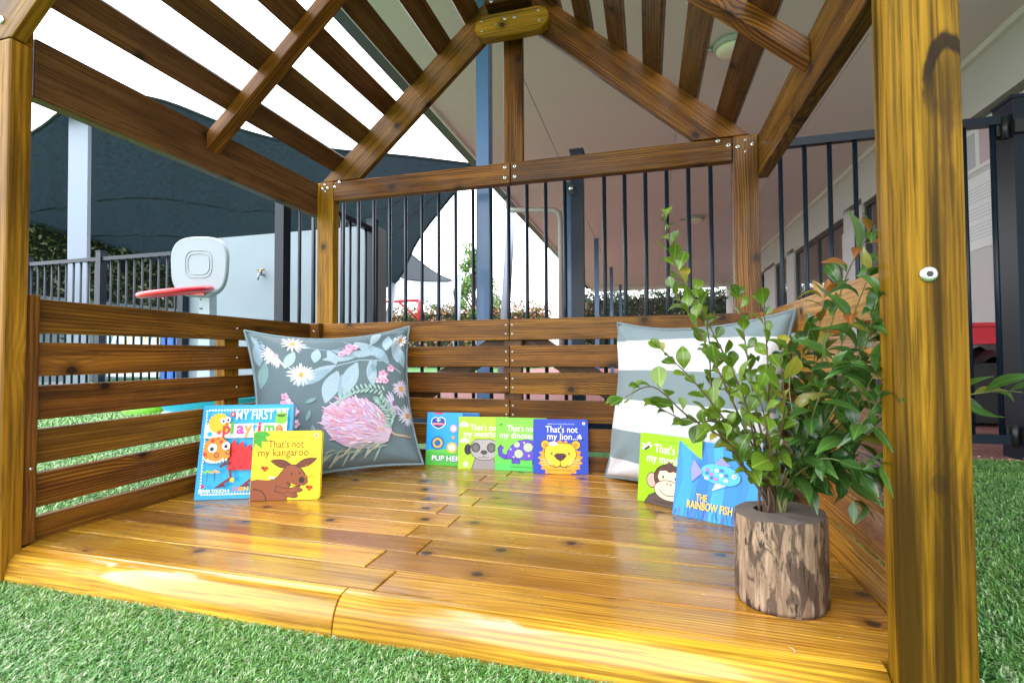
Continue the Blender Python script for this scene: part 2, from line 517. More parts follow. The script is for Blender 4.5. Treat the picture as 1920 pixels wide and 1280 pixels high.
def slab(name, parent, lo, hi, long_axis, mat, bev=0.003, seg=1, base=None):
    """axis-aligned piece of timber between two corners, its grain along long_axis"""
    lo, hi = Vector(lo), Vector(hi); c = (lo + hi) / 2; d = hi - lo
    i = 'xyz'.index(long_axis)
    o = [j for j in range(3) if j != i]
    t = min(o, key=lambda j: d[j]); wv = [j for j in o if j != t][0]
    e = Vector((0, 0, 0)); e[i] = d[i] / 2
    n = Vector((0, 0, 0)); n[t] = 1
    return plank(name, parent, c - e, c + e, d[wv], d[t], n, mat, bev, seg, base)


def bolt_mesh(r):
    key = ('bolt', r)
    if key in _cache: return _cache[key]
    mb = MB()
    mb.lathe([(r, -0.002), (r, 0.0012), (r * 0.8, 0.003), (r * 0.45, 0.0034)], M_STEEL, 12)
    mb.lathe([(r * 0.42, 0.0030), (r * 0.42, 0.0038)], M_HEX, 6, smooth=False)
    _cache[key] = mb.mesh('bolt')
    return _cache[key]


def bolt(parent, p, n, r=0.008):
    """parent is a piece of timber; p, n in world space"""
    bpy.context.view_layer.update()
    q = Vector(n).to_track_quat('Z', 'Y').to_matrix().to_4x4()
    o = link('bolt', bolt_mesh(r), parent)
    o.matrix_basis = parent.matrix_world.inverted() @ (Matrix.Translation(Vector(p)) @ q)
    return o


# ------------------------------------------------------------------ ground
def sheet(name, x0, x1, y0, y1, z, mat, cut=1, kind='structure'):
    me = bpy.data.meshes.new(name)
    me.from_pydata([(x0, y0, z), (x1, y0, z), (x1, y1, z), (x0, y1, z)], [], [(0, 1, 2, 3)])
    me.materials.append(mat)
    return tag(link(name, me), kind=kind)


sheet('lawn', -150, 150, -150, 150, GZ, M_TURF)
mb = MB(); z = GZ + 0.004
mb.v += [(-0.86, 0.86, z), (3.66, 0.86, z), (3.66, 15.2, z), (-2.4, 15.2, z), (-2.4, 2.45, z), (-0.86, 2.45, z)]  # far stretch added to keep green bounce off the soffit
mb.face(range(6), M_RUBBER)
tag(mb.build('path'), kind='structure')
sheet('paving', -20, -2.2, 4.4, 5.2, GZ + 0.004, M_PAVE)


def blades(name, zones):
    V, Fc = [], []
    o = 0
    for x0, x1, y0, y1, dens, hgt, wid in zones:
        n = int((x1 - x0) * (y1 - y0) * dens)
        p = np.stack([rng.uniform(x0, x1, n), rng.uniform(y0, y1, n)], 1)
        keep = ~((p[:, 0] > -0.012) & (p[:, 0] < 1.662) & (p[:, 1] > -1.010) & (p[:, 1] < 0.0))
        p = p[keep]; n = len(p)
        a = rng.uniform(0, 2 * np.pi, n); lean = rng.uniform(0.3, 1.5, n) * hgt; h = rng.uniform(0.55, 1.1, n) * hgt
        wv = np.stack([-np.sin(a), np.cos(a)], 1) * (wid * rng.uniform(0.7, 1.3, n))[:, None]
        dr = np.stack([np.cos(a), np.sin(a)], 1)
        zb = np.full(n, GZ - 0.001)
        c1 = p + dr * (lean * 0.3)[:, None]; c2 = p + dr * lean[:, None]
        q = np.empty((n, 5, 3), np.float32)
        q[:, 0, :2] = p - wv; q[:, 0, 2] = zb
        q[:, 1, :2] = p + wv; q[:, 1, 2] = zb
        q[:, 2, :2] = c1 + wv * 0.9; q[:, 2, 2] = zb + h * 0.72
        q[:, 3, :2] = c1 - wv * 0.9; q[:, 3, 2] = zb + h * 0.72
        q[:, 4, :2] = c2; q[:, 4, 2] = zb + h * rng.uniform(0.6, 1.1, n)
        V.append(q.reshape(-1, 3))
        idx = (np.arange(n) * 5)[:, None] + o
        Fc.append(np.concatenate([idx + np.array([[0, 1, 2]]), idx + np.array([[0, 2, 3]]), idx + np.array([[3, 2, 4]])], 1).reshape(-1, 3))
        o += n * 5
    V = np.concatenate(V); Fc = np.concatenate(Fc)
    me = bpy.data.meshes.new(name)
    me.vertices.add(len(V)); me.vertices.foreach_set('co', V.ravel())
    me.loops.add(len(Fc) * 3); me.loops.foreach_set('vertex_index', Fc.ravel().astype(np.int32))
    me.polygons.add(len(Fc)); me.polygons.foreach_set('loop_start', np.arange(len(Fc), dtype=np.int32) * 3)
    me.polygons.foreach_set('loop_total', np.full(len(Fc), 3, np.int32))
    me.update(calc_edges=True)
    me.materials.append(M_BLADE)
    return tag(link(name, me), 'short green artificial turf blades around the playhouse deck', 'grass', kind='stuff')


blades('turf_blades', [(-0.4, 1.75, -1.36, -0.99, 150000, 0.0145, 0.00095), (1.63, 3.1, -1.1, 0.86, 46000, 0.017, 0.0013),
                       (-1.3, -0.01, -1.3, 1.2, 22000, 0.018, 0.0016), (-4.2, -1.3, -0.5, 2.3, 6000, 0.022, 0.003)])

# ------------------------------------------------------------------ the building on the right, with its verandah ceiling
XE, XW, ZC, Y0, Y1 = -0.50, 3.66, 2.60, -2.0, 14.7  # unseen roof end behind the camera is placed to set the light
bld = thing('building', 'pale grey building with a wide beige verandah ceiling over the playhouse', 'building', (XW, 4, GZ))
B0 = Vector(bld.location)


def bbox(name, lo, hi, mat, par=None, base=B0):
    mb_ = MB(); mb_.box(Vector(lo) - base, Vector(hi) - base, mat)
    return mb_.build(name, par or bld)


xs = [XE, 0.372, 1.60, 2.80, XW + 0.12]
for i in range(4):
    g = 0.003 if i else 0.0045
    bbox('soffit_panel', (xs[i] + (0 if i == 0 else 0.0015), Y0, ZC), (xs[i + 1] - g, Y1, ZC + 0.012), M_SOFFIT)
bbox('roof', (XE - 0.02, Y0 - 0.02, ZC + 0.03), (XW + 3.2, Y1 + 0.02, ZC + 0.22), M_GUTTER)
gb = MB()
gb.box(Vector((XE - 0.13, Y0 - 0.02, ZC - 0.02)) - B0, Vector((XE - 0.022, Y1 + 0.02, ZC + 0.10)) - B0, M_GUTTER)
gb.box(Vector((XE - 0.02, Y0 - 0.02, ZC - 0.035)) - B0, Vector((XE - 0.001, Y1 + 0.02, ZC + 0.028)) - B0, M_CORN)
gb.build('gutter', bld)
bbox('fascia', (XE, Y1 + 0.002, ZC - 0.12), (XW, Y1 + 0.03, ZC + 0.02), M_CORN)
bbox('cornice', (XW - 0.045, Y0, ZC - 0.05), (XW - 0.0, Y1, ZC - 0.002), M_CORN)
# wall in piers, with a lintel strip above and real openings
opens = [(4.02, 4.69, GZ, 2.12), (5.23, 7.39, GZ, 2.12), (7.85, 8.68, GZ, 2.12), (9.55, 9.93, 0.75, 2.16)]
ys = [Y0] + [v for o_ in opens for v in o_[:2]] + [Y1]
for i in range(0, len(ys), 2):
    bbox('wall', (XW, ys[i], GZ), (XW + 0.12, ys[i + 1], 2.09), M_WALL)
bbox('wall', (XW, Y0, 2.16), (XW + 0.12, Y1, ZC - 0.002), M_WALL)
for (a, b, z0, z1) in opens:
    bbox('wall', (XW + 0.001, a - 0.0, z1 - 0.03), (XW + 0.119, b + 0.0, 2.16), M_WALL)
    if z0 > 0.5: bbox('wall', (XW + 0.001, a, GZ), (XW + 0.119, b, z0), M_WALL)
    fr = MB()
    for lo, hi in (((XW + 0.03, a, z0), (XW + 0.09, a + 0.05, z1 - 0.03)), ((XW + 0.03, b - 0.05, z0), (XW + 0.09, b, z1 - 0.03)),
                   ((XW + 0.03, a + 0.05, z1 - 0.08), (XW + 0.09, b - 0.05, z1 - 0.03)), ((XW + 0.03, a + 0.05, z0), (XW + 0.09, b - 0.05, z0 + 0.04))):
        fr.box(Vector(lo) - B0, Vector(hi) - B0, M_FRAME)
    if b - a > 1.5: fr.box(Vector((XW + 0.032, (a + b) / 2 - 0.03, z0 + 0.04)) - B0, Vector((XW + 0.088, (a + b) / 2 + 0.03, z1 - 0.08)) - B0, M_FRAME)
    f_ = fr.build('door_frame' if z0 < 0.5 else 'window_frame', bld)
    bbox('glass', (XW + 0.055, a + 0.05, z0 + 0.04), (XW + 0.062, b - 0.05, z1 - 0.08), M_GLASS, f_)
# pale sliding leaf and notice panels between the doors
bbox('sliding_door', (XW - 0.035, 4.72, GZ + 0.02), (XW - 0.005, 5.18, 1.86), M_BLIND)
bbox('inner_wall', (XW + 3.0, Y0, GZ), (XW + 3.1, Y1, ZC), M_DIM)  # darkness of the unlit room is put into this wall's colour

for y, x in ((1.13, 0.345), (4.53, 0.34), (7.7, 0.385), (10.9, 0.44), (14.1, 0.50)):
    bbox('verandah_post', (x - 0.04, y - 0.04, GZ), (x + 0.04, y + 0.04, ZC - 0.001), M_BLUEP)
dp = MB()
dp.tube([Vector(p) - B0 for p in ((XE - 0.07, 4.86, 2.58), (XE - 0.06, 4.84, 2.46), (XE + 0.02, 4.8, 2.40), (0.16, 4.5, 2.26), (0.235, 4.46, 2.2), (0.25, 4.45, 2.1), (0.25, 4.45, GZ))], 0.036, M_DOWN, 10)
dp.build('downpipe', bld)

for i, (x, y, r, lb) in enumerate(((1.89, 2.0, 0.115, 'large round ceiling light above the right roof slats'), (2.055, 6.67, 0.15, 'small distant round ceiling light seen through the railing beside the plant'))):
    lt = thing('ceiling_light', lb, 'light', (x, y, ZC), group='round lights on the verandah ceiling')
    mb = MB(); mb.lathe([(r, -0.001), (r, -0.035), (r * 0.93, -0.045), (r * 0.86, -0.045)], M_LRIM, 28); mb.build('rim', lt)
    mb = MB(); mb.lathe([(r * 0.86, -0.046), (r * 0.75, -0.068), (r * 0.5, -0.082), (r * 0.2, -0.088), (0.004, -0.089)], M_GLASSD, 28); mb.build('diffuser', lt)
    mb = MB(); mb.tube([(-r * 1.5, 0.02, -0.02), (-r * 0.98, 0.02, -0.02)], 0.016, M_LRIM, 8); mb.build('conduit_box', lt)

# notices on the wall beyond the right-hand post
M_PAPER = plain('notice_paper', (0.74, 0.75, 0.78), 0.5)
M_INK = plain('notice_ink', (0.46, 0.48, 0.54), 0.6)
M_LILAC = plain('lilac_print', (0.50, 0.38, 0.52), 0.6)
M_PINKP = plain('pink_print', (0.55, 0.42, 0.50), 0.6)


def poster(label, ya, yb, za, zb, seed, colours):
    p = thing('poster', label, 'poster', (XW - 0.001, (ya + yb) / 2, za))
    b0 = Vector(p.location); q = random.Random(seed)
    bb = MB(); bb.box(Vector((XW - 0.008, ya, za)) - b0, Vector((XW - 0.002, yb, zb)) - b0, M_PAPER); bb.build('sheet', p)
    pr = MB()
    if colours:
        for k in range(3):
            pr.box(Vector((XW - 0.0092, ya + 0.03 + k * (yb - ya) / 3, za + 0.03)) - b0, Vector((XW - 0.0082, ya + (k + 0.9) * (yb - ya) / 3, zb - 0.03)) - b0, (M_LILAC, M_PINKP, M_INK)[k])
    else:
        for k in range(16):
            zz = zb - 0.09 - k * (zb - za - 0.14) / 16
            if k in (5, 10): continue
            y1 = yb - 0.03; y0 = ya + q.uniform(0.03, 0.25)
            pr.box(Vector((XW - 0.0092, y0, zz)) - b0, Vector((XW - 0.0082, y1, zz + 0.004)) - b0, M_INK)
    pr.build('print', p)
    return p


poster('small colourful lilac and pink notice high on the wall beside the gate post', 2.30, 2.80, 1.74, 2.06, 1, True)
poster('large white printed notice on the wall below the colourful notice', 2.25, 2.80, 1.16, 1.70, 2, False)

# ------------------------------------------------------------------ black tubular fence, gate
ZF = GZ + 1.5


def picket_me(h):
    key = ('picket', round(h, 3))
    if key not in _cache:
        mb_ = MB(); mb_.tube([(0, 0, 0), (0, 0, h)], 0.0106, M_FENCE, 8); _cache[key] = mb_.mesh('picket')
    return _cache[key]


def fence(name, label, cat, a, b, posts, step, group=None, zt=ZF, pw=0.033, start=0.0, skip=()):
    a, b = Vector(a), Vector(b); d = b - a; L = d.length; d.normalize()
    f = thing(name, label, cat, (a.x, a.y, GZ), math.atan2(d.y, d.x), group)
    H = zt - GZ
    for nm, z0, z1 in (('top_rail', H - 0.04, H - 0.002), ('bottom_rail', 0.07, 0.108)):
        mb_ = MB(); mb_.box((0, -0.019, z0), (L, 0.019, z1), M_FENCE); mb_.build(nm, f)
    k = start
    while k < L:
        if all(abs(k - s) > pw + 0.02 for s in posts) and not any(s0 < k < s1 for s0, s1 in skip):
            link('picket', picket_me(H - 0.15), f, (k, 0, 0.11))
        k += step
    for s in posts:
        mb_ = MB(); mb_.box((s - pw, -pw, 0), (s + pw, pw, H + 0.05), M_FENCE)
        mb_.box((s - pw - 0.004, -pw - 0.004, H + 0.05), (s + pw + 0.004, pw + 0.004, H + 0.062), M_FENCE)
        mb_.build('post', f)
    return f


FY = 0.91
fb = fence('railing_fence', 'black round-bar railing fence directly behind the playhouse back wall', 'fence', (-0.96, FY, 0), (2.86, FY, 0), [0.02, 1.905], 0.1055, start=0.02 + 0.0225 + 0.0)
fence('railing_gate', 'black railing gate leaf standing open behind the left rear post', 'gate', (-0.835, 1.02, 0), (-0.835, 1.82, 0), [0.78], 0.1055, start=0.05)
fence('railing_fence', 'black railing fence in front of the clipped hedge far left', 'fence', (-9.0, 2.05, 0), (-3.02, 2.05, 0), [2.75, 3.78, 4.86, 5.94], 0.1055, start=0.04)
# hinge-side gate post at the far right, with hinges
gp = thing('gate_post', 'thick black gate post with hinges at the right edge', 'gate post', (2.885, 0.93, GZ))
mb = MB(); mb.box((-0.055, -0.055, 0), (0.075, 0.075, 1.56), M_FENCE); mb.box((-0.06, -0.06, 1.56), (0.08, 0.08, 1.575), M_FENCE); mb.build('post', gp)
for z in (1.44, 0.11):
    mb = MB(); mb.box((-0.10, -0.03, z - 0.03), (-0.056, 0.02, z + 0.035), M_BLACKP); mb.tube([(-0.075, -0.04, z - 0.05), (-0.075, -0.04, z + 0.05)], 0.013, M_BLACKP, 10)
    mb.box((-0.06, -0.075, z - 0.035), (0.12, -0.03, z + 0.02), M_BLACKP)
    mb.build('hinge', gp)
# latch post in the middle of the back fence
lp = thing('latch', 'small silver latch on the middle black fence post', 'latch', (0.917, FY - 0.036, 1.28))
mb = MB(); mb.lathe([(0.012, 0), (0.012, 0.012), (0.006, 0.016)], M_STEEL, 12); o = mb.build('knob', lp); o.rotation_euler = (rad(90), 0, 0)
mb = MB(); mb.box((-0.016, -0.006, -0.03), (0.016, -0.0005, 0.02), M_BLACKP); mb.build('plate', lp)

# ------------------------------------------------------------------ left background
ww = thing('garden_wall', 'white rendered wall with a tap behind the basketball hoop', 'wall', (-2.0, 2.2, GZ))
mb = MB(); mb.box((-1.05, -0.1, 0), (1.008, 0.1, 1.61), M_WHITEWALL); mb.build('render', ww)
mb = MB(); mb.tube([(-0.157, -0.101, 1.225), (-0.157, -0.16, 1.225), (-0.157, -0.175, 1.20), (-0.157, -0.175, 1.17)], 0.011, M_WHITEP, 8)
mb.tube([(-0.157, -0.14, 1.225), (-0.157, -0.14, 1.27)], 0.012, M_BRASS, 8); mb.tube([(-0.195, -0.14, 1.268), (-0.12, -0.14, 1.268)], 0.008, M_BRASS, 8)
mb.build('tap', ww)


def leaf_cloud(n, fn, size, seed, mat, name='foliage'):
    q = np.random.default_rng(seed)
    c, nrm = fn(q, n)
    n = len(c)
    a = q.normal(size=(n, 3)); nn = nrm + q.normal(size=(n, 3)) * 0.75
    nn /= np.linalg.norm(nn, axis=1)[:, None]
    t = np.cross(nn, a); t /= np.linalg.norm(t, axis=1)[:, None]; b = np.cross(nn, t)
    s = size * q.uniform(0.6, 1.3, n)[:, None]
    P = np.stack([c - t * s, c + b * s * 0.48, c + t * s, c - b * s * 0.48], 1).reshape(-1, 3).astype(np.float32)
    me = bpy.data.meshes.new(name)
    me.vertices.add(n * 4); me.vertices.foreach_set('co', P.ravel())
    me.loops.add(n * 4); me.loops.foreach_set('vertex_index', np.arange(n * 4, dtype=np.int32))
    me.polygons.add(n); me.polygons.foreach_set('loop_start', np.arange(n, dtype=np.int32) * 4); me.polygons.foreach_set('loop_total', np.full(n, 4, np.int32))
    me.update(calc_edges=True); me.materials.append(mat)
    return me


def box_shell(x0, x1, y0, y1, z0, z1, ragged=0.08):
    def fn(q, n):
        p = q.uniform(0, 1, (n, 3)); nr = np.zeros((n, 3))
        f = q.integers(0, 4, n)
        for i, (ax, v, sg) in enumerate(((0, 1, 1), (1, 0, -1), (2, 1, 1), (0, 0, -1))):
            s_ = f == i
            p[s_, ax] = v; nr[s_, ax] = sg
        P = np.array([x0, y0, z0]) + p * np.array([x1 - x0, y1 - y0, z1 - z0])
        wob = np.sin(P[:, 0] * 5.1 + P[:, 1] * 4.3) * np.cos(P[:, 2] * 6 + P[:, 1] * 3.1)
        P += nr * (wob * ragged)[:, None] + q.normal(size=(n, 3)) * ragged * 0.8
        return P, nr
    return fn


M_CORE = plain('hedge_light_block', (0.018, 0.022, 0.012), 0.9)


def hedge(label, x0, x1, y0, y1, z0, z1, n, size, mat, seed, ragged=0.08):
    h = thing('hedge', label, 'hedge', ((x0 + x1) / 2, (y0 + y1) / 2, z0)); b0 = np.array(h.location)
    fn = box_shell(x0 - b0[0], x1 - b0[0], y0 - b0[1], y1 - b0[1], 0, z1 - z0, ragged)
    link('foliage', leaf_cloud(n, fn, size, seed, mat), h)
    e = 0.1
    mb_ = MB(); mb_.box((x0 - b0[0] + e, y0 - b0[1] + e, 0), (x1 - b0[0] - e, y1 - b0[1] - e, z1 - z0 - e), M_CORE); mb_.build('light_block_core', h)  # solid dark box added inside so no light passes through
    return h


low = thing('retaining_wall', 'low white wall under the tall hedge at far left', 'wall', (-9.6, 6, GZ))
mb = MB(); mb.box((-0.25, -3, 0), (0, 6, 1.62), M_WHITEWALL); mb.build('render', low)
hedge('tall clipped hedge above the low white wall at far left', -10.9, -9.65, 3.2, 12, GZ + 0.3, 2.92, 26000, 0.055, M_HEDGE, 3)
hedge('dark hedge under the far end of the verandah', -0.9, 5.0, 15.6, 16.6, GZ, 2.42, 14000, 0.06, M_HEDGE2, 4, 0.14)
hedge('low orange flowering shrubs beyond the shade sail pole', -10.0, -2.6, 16.0, 17.0, GZ, 2.12, 12000, 0.07, M_FLOWER, 5, 0.2)
fs = thing('flowering_shrub', 'small pink flowering shrub beside the verandah downpipe', 'shrub', (-0.55, 11.5, GZ))


def ball_fn(cs, sq=(1, 1, 1)):
    cs = np.array(cs)

    def fn(q, n):
        k = q.integers(0, len(cs), n)
        d = q.normal(size=(n, 3)); d /= np.linalg.norm(d, axis=1)[:, None]
        r = cs[k, 3] * q.uniform(0.55, 1.08, n)
        return cs[k, :3] + d * r[:, None] * np.array(sq), d
    return fn


link('foliage', leaf_cloud(900, ball_fn([(0, 0, 1.2, 0.3), (0.1, 0, 1.7, 0.24), (-0.05, 0, 2.1, 0.16), (0, 0, 0.7, 0.3)]), 0.05, 9, M_FLOWER), fs)
mb = MB(); mb.tube([(0, 0, 0), (0.02, 0, 1.9)], [0.03, 0.01], M_BARK, 6); mb.build('stem', fs)


def tree(label, base, hgt, cw, n, size, mat, seed, nb=16):
    t = thing('tree', label, 'tree', base)
    q = random.Random(seed)
    mb_ = MB(); mb_.tube([(0, 0, 0), (0.06, 0, hgt * 0.45), (0, 0.05, hgt * 0.9)], [cw * 0.09, cw * 0.06, cw * 0.015], M_BARK, 8)
    cs = []
    for i in range(nb):
        z_ = hgt * (0.35 + 0.62 * (i + 0.5) / nb); a = q.uniform(0, 6.28); rr = cw * (0.55 if z_ < hgt * 0.7 else 0.32) * q.uniform(0.4, 1.0)
        c_ = (math.cos(a) * rr, math.sin(a) * rr, z_)
        mb_.tube([(0.03, 0.02, z_ - hgt * 0.14), (c_[0] * 0.5, c_[1] * 0.5, z_ - hgt * 0.05), c_], [cw * 0.03, cw * 0.02, cw * 0.008], M_BARK, 5)
        cs.append(c_ + (cw * q.uniform(0.14, 0.34),))
    mb_.build('trunk', t)
    link('crown', leaf_cloud(n, ball_fn(cs), size, seed, mat), t)
    return t


tb = at(888, 600, d=19); tree('bright green open-crowned tree beyond the blue verandah post', (tb.x, tb.y, GZ), 4.75, 1.25, 5200, 0.065, M_TREE, 11, 26)
tb = at(818, 600, d=26); tree('hazy grey-green tree behind the pale shade sail', (tb.x, tb.y, GZ), 3.9, 1.5, 3400, 0.08, M_GREYTREE, 12)
tb = at(926, 600, d=23); tree('slim grey-green tree right of the blue verandah post', (tb.x, tb.y, GZ), 3.3, 0.9, 1900, 0.07, M_GREYTREE, 13, 10)

# ------------------------------------------------------------------ shade sails and their poles


def sail(label, top, bot, mat, nu=28, nv=14, sag=0.0, seams=(), base=None):
    P0 = Vector(base) if base is not None else at(*top[len(top) // 2][:2], d=top[len(top) // 2][2])
    s = thing('shade_sail', label, 'shade sail', P0)

    def interp(lst, u):
        n = len(lst) - 1; x = u * n; i = min(int(x), n - 1); f = x - i
        p0 = lst[max(i - 1, 0)]; p1, p2 = lst[i], lst[i + 1]; p3 = lst[min(i + 2, n)]
        r_ = []
        for k in range(3):
            a, b, c, d_ = p0[k], p1[k], p2[k], p3[k]
            r_.append(0.5 * (2 * b + (c - a) * f + (2 * a - 5 * b + 4 * c - d_) * f * f + (3 * b - a - 3 * c + d_) * f ** 3))
        return at(r_[0], r_[1], d=r_[2])
    g = MB()
    T = [interp(top, i / nu) for i in range(nu + 1)]; Bm = [interp(bot, i / nu) for i in range(nu + 1)]
    for j in range(nv + 1):
        v = j / nv
        for i in range(nu + 1):
            p = T[i].lerp(Bm[i], v) - P0
            p.z += sag * math.sin(math.pi * v) * math.sin(math.pi * i / nu)
            p.z += (0.035 * math.sin(i * 1.9 + v * 5) + 0.03 * math.sin(v * 17 + i * 0.4)) * math.sin(math.pi * v) * min(1, len(seams))
            g.v.append(tuple(p))
    for j in range(nv):
        for i in range(nu):
            a = j * (nu + 1) + i
            g.face((a, a + 1, a + nu + 2, a + nu + 1), mat, True)
    g.build('cloth', s)
    hm = MB()
    for edge in (T, Bm):
        hm.tube([p - P0 for p in edge], 0.022, mat, 6)
    hm.build('hem', s)
    for v in seams:
        sm = MB(); sm.tube([T[i].lerp(Bm[i], v) - P0 + Vector((0, 0, sag * math.sin(math.pi * v) * math.sin(math.pi * i / nu) - 0.008)) for i in range(nu + 1)], 0.012, M_SAIL2, 5); sm.build('seam', s)
    return s


sail('large dark teal shade sail filling the left background above the hoop',
     [(-140, 360, 6.6), (60, 250, 6.2), (120, 208, 6.0), (200, 178, 6.2), (300, 188, 6.6), (420, 233, 7.0), (520, 262, 7.4), (620, 280, 7.8), (760, 293, 8.4), (895, 309, 9.0)],
     [(-140, 470, 12.0), (60, 500, 12.0), (150, 505, 12.0), (240, 510, 12.0), (330, 515, 12.0), (460, 520, 12.0), (650, 520, 11.6), (736, 534, 11.0), (790, 440, 10.2), (892, 313, 9.1)],
     M_SAIL, 44, 14, 0.0, (0.42, 0.66))
sail('dark triangular shade sail below the big sail in the distance', [(745, 455, 15), (770, 476, 15), (800, 500, 15.5), (825, 516, 16), (847, 525, 16)],
     [(742, 518, 14), (770, 524, 14.5), (800, 527, 15), (825, 527, 15.5), (847, 527, 16)], M_SAIL2, 12, 5)
sail('pale grey shade sail low in the distance', [(690, 527, 19), (712, 529, 19), (745, 524, 19), (790, 527, 19), (842, 528, 19)],
     [(690, 552, 22), (712, 555, 22), (745, 560, 22), (790, 568, 22), (841, 582, 21)], M_SAIL3, 14, 6)


def pole(label, p0, p1, r0, r1, mat=M_WHITEP, square=False):
    p0, p1 = Vector(p0), Vector(p1)
    d = p1 - p0
    p0 = p0 + d * ((GZ - p0.z) / d.z)              # carried down to the ground
    t = thing('sail_pole', label, 'pole', p0)
    n_ = MB(); n_.tube([(0, 0, 0), p1 - p0], [r0, r1], mat, 4 if square else 14); n_.sm = [False] * len(n_.sm) if square else n_.sm; n_.build('shaft', t)
    n_ = MB(); q = (p1 - p0).normalized(); n_.tube([p1 - p0 + q * 0.001, p1 - p0 + q * 0.03], [r1 * 1.08, r1 * 1.02], mat, 14); n_.build('cap', t)
    return t


pole('thick white square sail pole in front of the tall hedge at far left', at(147, 600, d=6.3), at(151, 205, d=6.3), 0.132, 0.132, square=True)
pole('leaning white pole holding the lower corner of the big shade sail', at(728, 600, d=11), at(746, 488, d=11), 0.095, 0.05)
pole('slim white pole in front of the bright green tree', at(857, 600, d=18), at(862, 517, d=18), 0.11, 0.08)
pole('leaning pale lilac pole right of the blue verandah post', at(947, 600, d=9), at(960, 366, d=9), 0.085, 0.085)

# red swing frame, far off
sw = thing('swing_frame', 'small red metal play frame far behind the railing', 'play frame', at(785, 600, d=16)); b0 = Vector(sw.location)
mb = MB(); mb.tube([at(785, 600, d=16) - b0, at(786, 563, d=16) - b0], 0.06, M_RED, 8); mb.build('leg', sw)
mb = MB(); mb.tube([at(786, 563, d=16) - b0, at(705, 566, d=16) - b0], 0.05, M_RED, 8); mb.build('crossbar', sw)
mb = MB(); mb.tube([at(786, 600, d=17.5) - b0, at(748, 566, d=16.5) - b0], 0.04, M_RED, 8); mb.build('leg', sw)

# ------------------------------------------------------------------ toy basketball hoop
hp = thing('basketball_hoop', 'toy basketball hoop with pale backboard and red ring', 'basketball hoop', (-2.03, 1.33, GZ), rad(13)); HB = Vector(hp.location)


def superell(n, a, b, e=3.2):
    r_ = []
    for i in range(n):
        g = 2 * math.pi * i / n; c_, s_ = math.cos(g), math.sin(g)
        r_.append((a * math.copysign(abs(c_) ** (2 / e), c_), b * math.copysign(abs(s_) ** (2 / e), s_)))
    return r_


mb = MB(); N = 48
zc = 1.155
lay = [(0.0, 0.205, 0.215), (-0.03, 0.225, 0.235), (-0.05, 0.222, 0.232), (-0.06, 0.212, 0.222), (-0.056, 0.202, 0.212)]
for dy, a, b in lay:
    for x, z in superell(N, a, b, 3.0):
        mb.v.append((x * (1 + 0.05 * z / 0.22), dy, zc + z))
for k in range(len(lay) - 1):
    for i in range(N):
        j = (i + 1) % N; mb.face((k * N + i, k * N + j, (k + 1) * N + j, (k + 1) * N + i), M_WPLAST, True)
mb.face([(len(lay) - 1) * N + i for i in range(N)], M_WPLAST); mb.face([i for i in range(N)][::-1], M_WPLAST)
bd = mb.build('backboard', hp)
mb = MB()
for a, b in ((0.105, 0.105), (0.085, 0.08)):
    mb.tube([(x, -0.057, zc + 0.02 + z) for x, z in superell(40, a, b, 3.4)], 0.004, M_WPLAST, 6, closed=True)
mb.build('target_ridge', bd)
mb = MB(); rr = 0.215
mb.tube([(0.0 + rr * math.cos(2 * math.pi * i / 40), -0.29 + rr * math.sin(2 * math.pi * i / 40), 0.93 + 0.035 * math.sin(2 * math.pi * i / 40) + 0.022 * math.cos(2 * math.pi * i / 40)) for i in range(40)], 0.021, M_RED, 10, closed=True)
mb.box((-0.08, -0.075, 0.935), (0.06, -0.045, 0.99), M_RED)
mb.build('ring', hp)
mb = MB(); mb.prism([(-0.055, 0.03), (0.055, 0.03), (0.04, 0.955), (-0.04, 0.955)], M_GPLAST, lambda a, b, s_: (a + 0.03, -0.03 + 0.09 * s_, b)); mb.build('pole', hp)
mb = MB(); mb.lathe([(0.30, 0.0), (0.29, 0.05), (0.18, 0.14), (0.06, 0.16)], M_GPLAST, 24, (0.03, 0.02, 0)); mb.build('base', hp)
mb = MB(); mb.box((-0.005, -0.034, 0.83), (0.02, -0.0305, 0.84), M_HEX); mb.box((0.0, -0.034, 0.90), (0.01, -0.0305, 0.91), M_HEX); mb.build('slot', hp)

# water tray, green dome and red bucket seen between the left slats
wt = thing('water_tray', 'shallow cyan plastic water tray on the lawn beyond the left slats', 'water tray', (-1.98, 1.45, GZ))
mb = MB(); mb.lathe([(0.30, 0.0), (0.36, 0.05), (0.40, 0.13), (0.41, 0.15), (0.395, 0.152), (0.37, 0.12), (0.28, 0.05)], M_CYAN, 36); mb.build('basin', wt)
mb = MB(); mb.tube([(0.405 * math.cos(2 * math.pi * i / 40), 0.405 * math.sin(2 * math.pi * i / 40), 0.152) for i in range(40)], 0.012, M_CYAN, 8, closed=True); mb.build('rim', wt)
gd = thing('stepping_dome', 'bright green knobbly dome toy left of the cyan tray', 'toy', (-2.72, 1.45, GZ))
mb = MB(); mb.lathe([(0.17, 0.0), (0.168, 0.03), (0.15, 0.08), (0.10, 0.125), (0.04, 0.145), (0.003, 0.148)], M_LIME, 28); mb.build('shell', gd)
mb = MB(); mb.lathe([(0.175, 0.0), (0.175, 0.012), (0.166, 0.014)], M_LIME, 28); mb.build('lip', gd)
rb = thing('toy_bucket', 'small red toy bucket between the green dome and cyan tray', 'bucket', (-2.42, 1.52, GZ))
mb = MB(); mb.lathe([(0.06, 0.0), (0.08, 0.14), (0.086, 0.145), (0.074, 0.14), (0.055, 0.02)], M_RED, 20); mb.build('pail', rb)
mb = MB(); mb.tube([(0.08 * math.cos(a), 0, 0.14 + 0.05 * math.sin(a)) for a in [math.pi * i / 10 for i in range(11)]], 0.004, M_BLACKP, 6); mb.build('handle', rb)
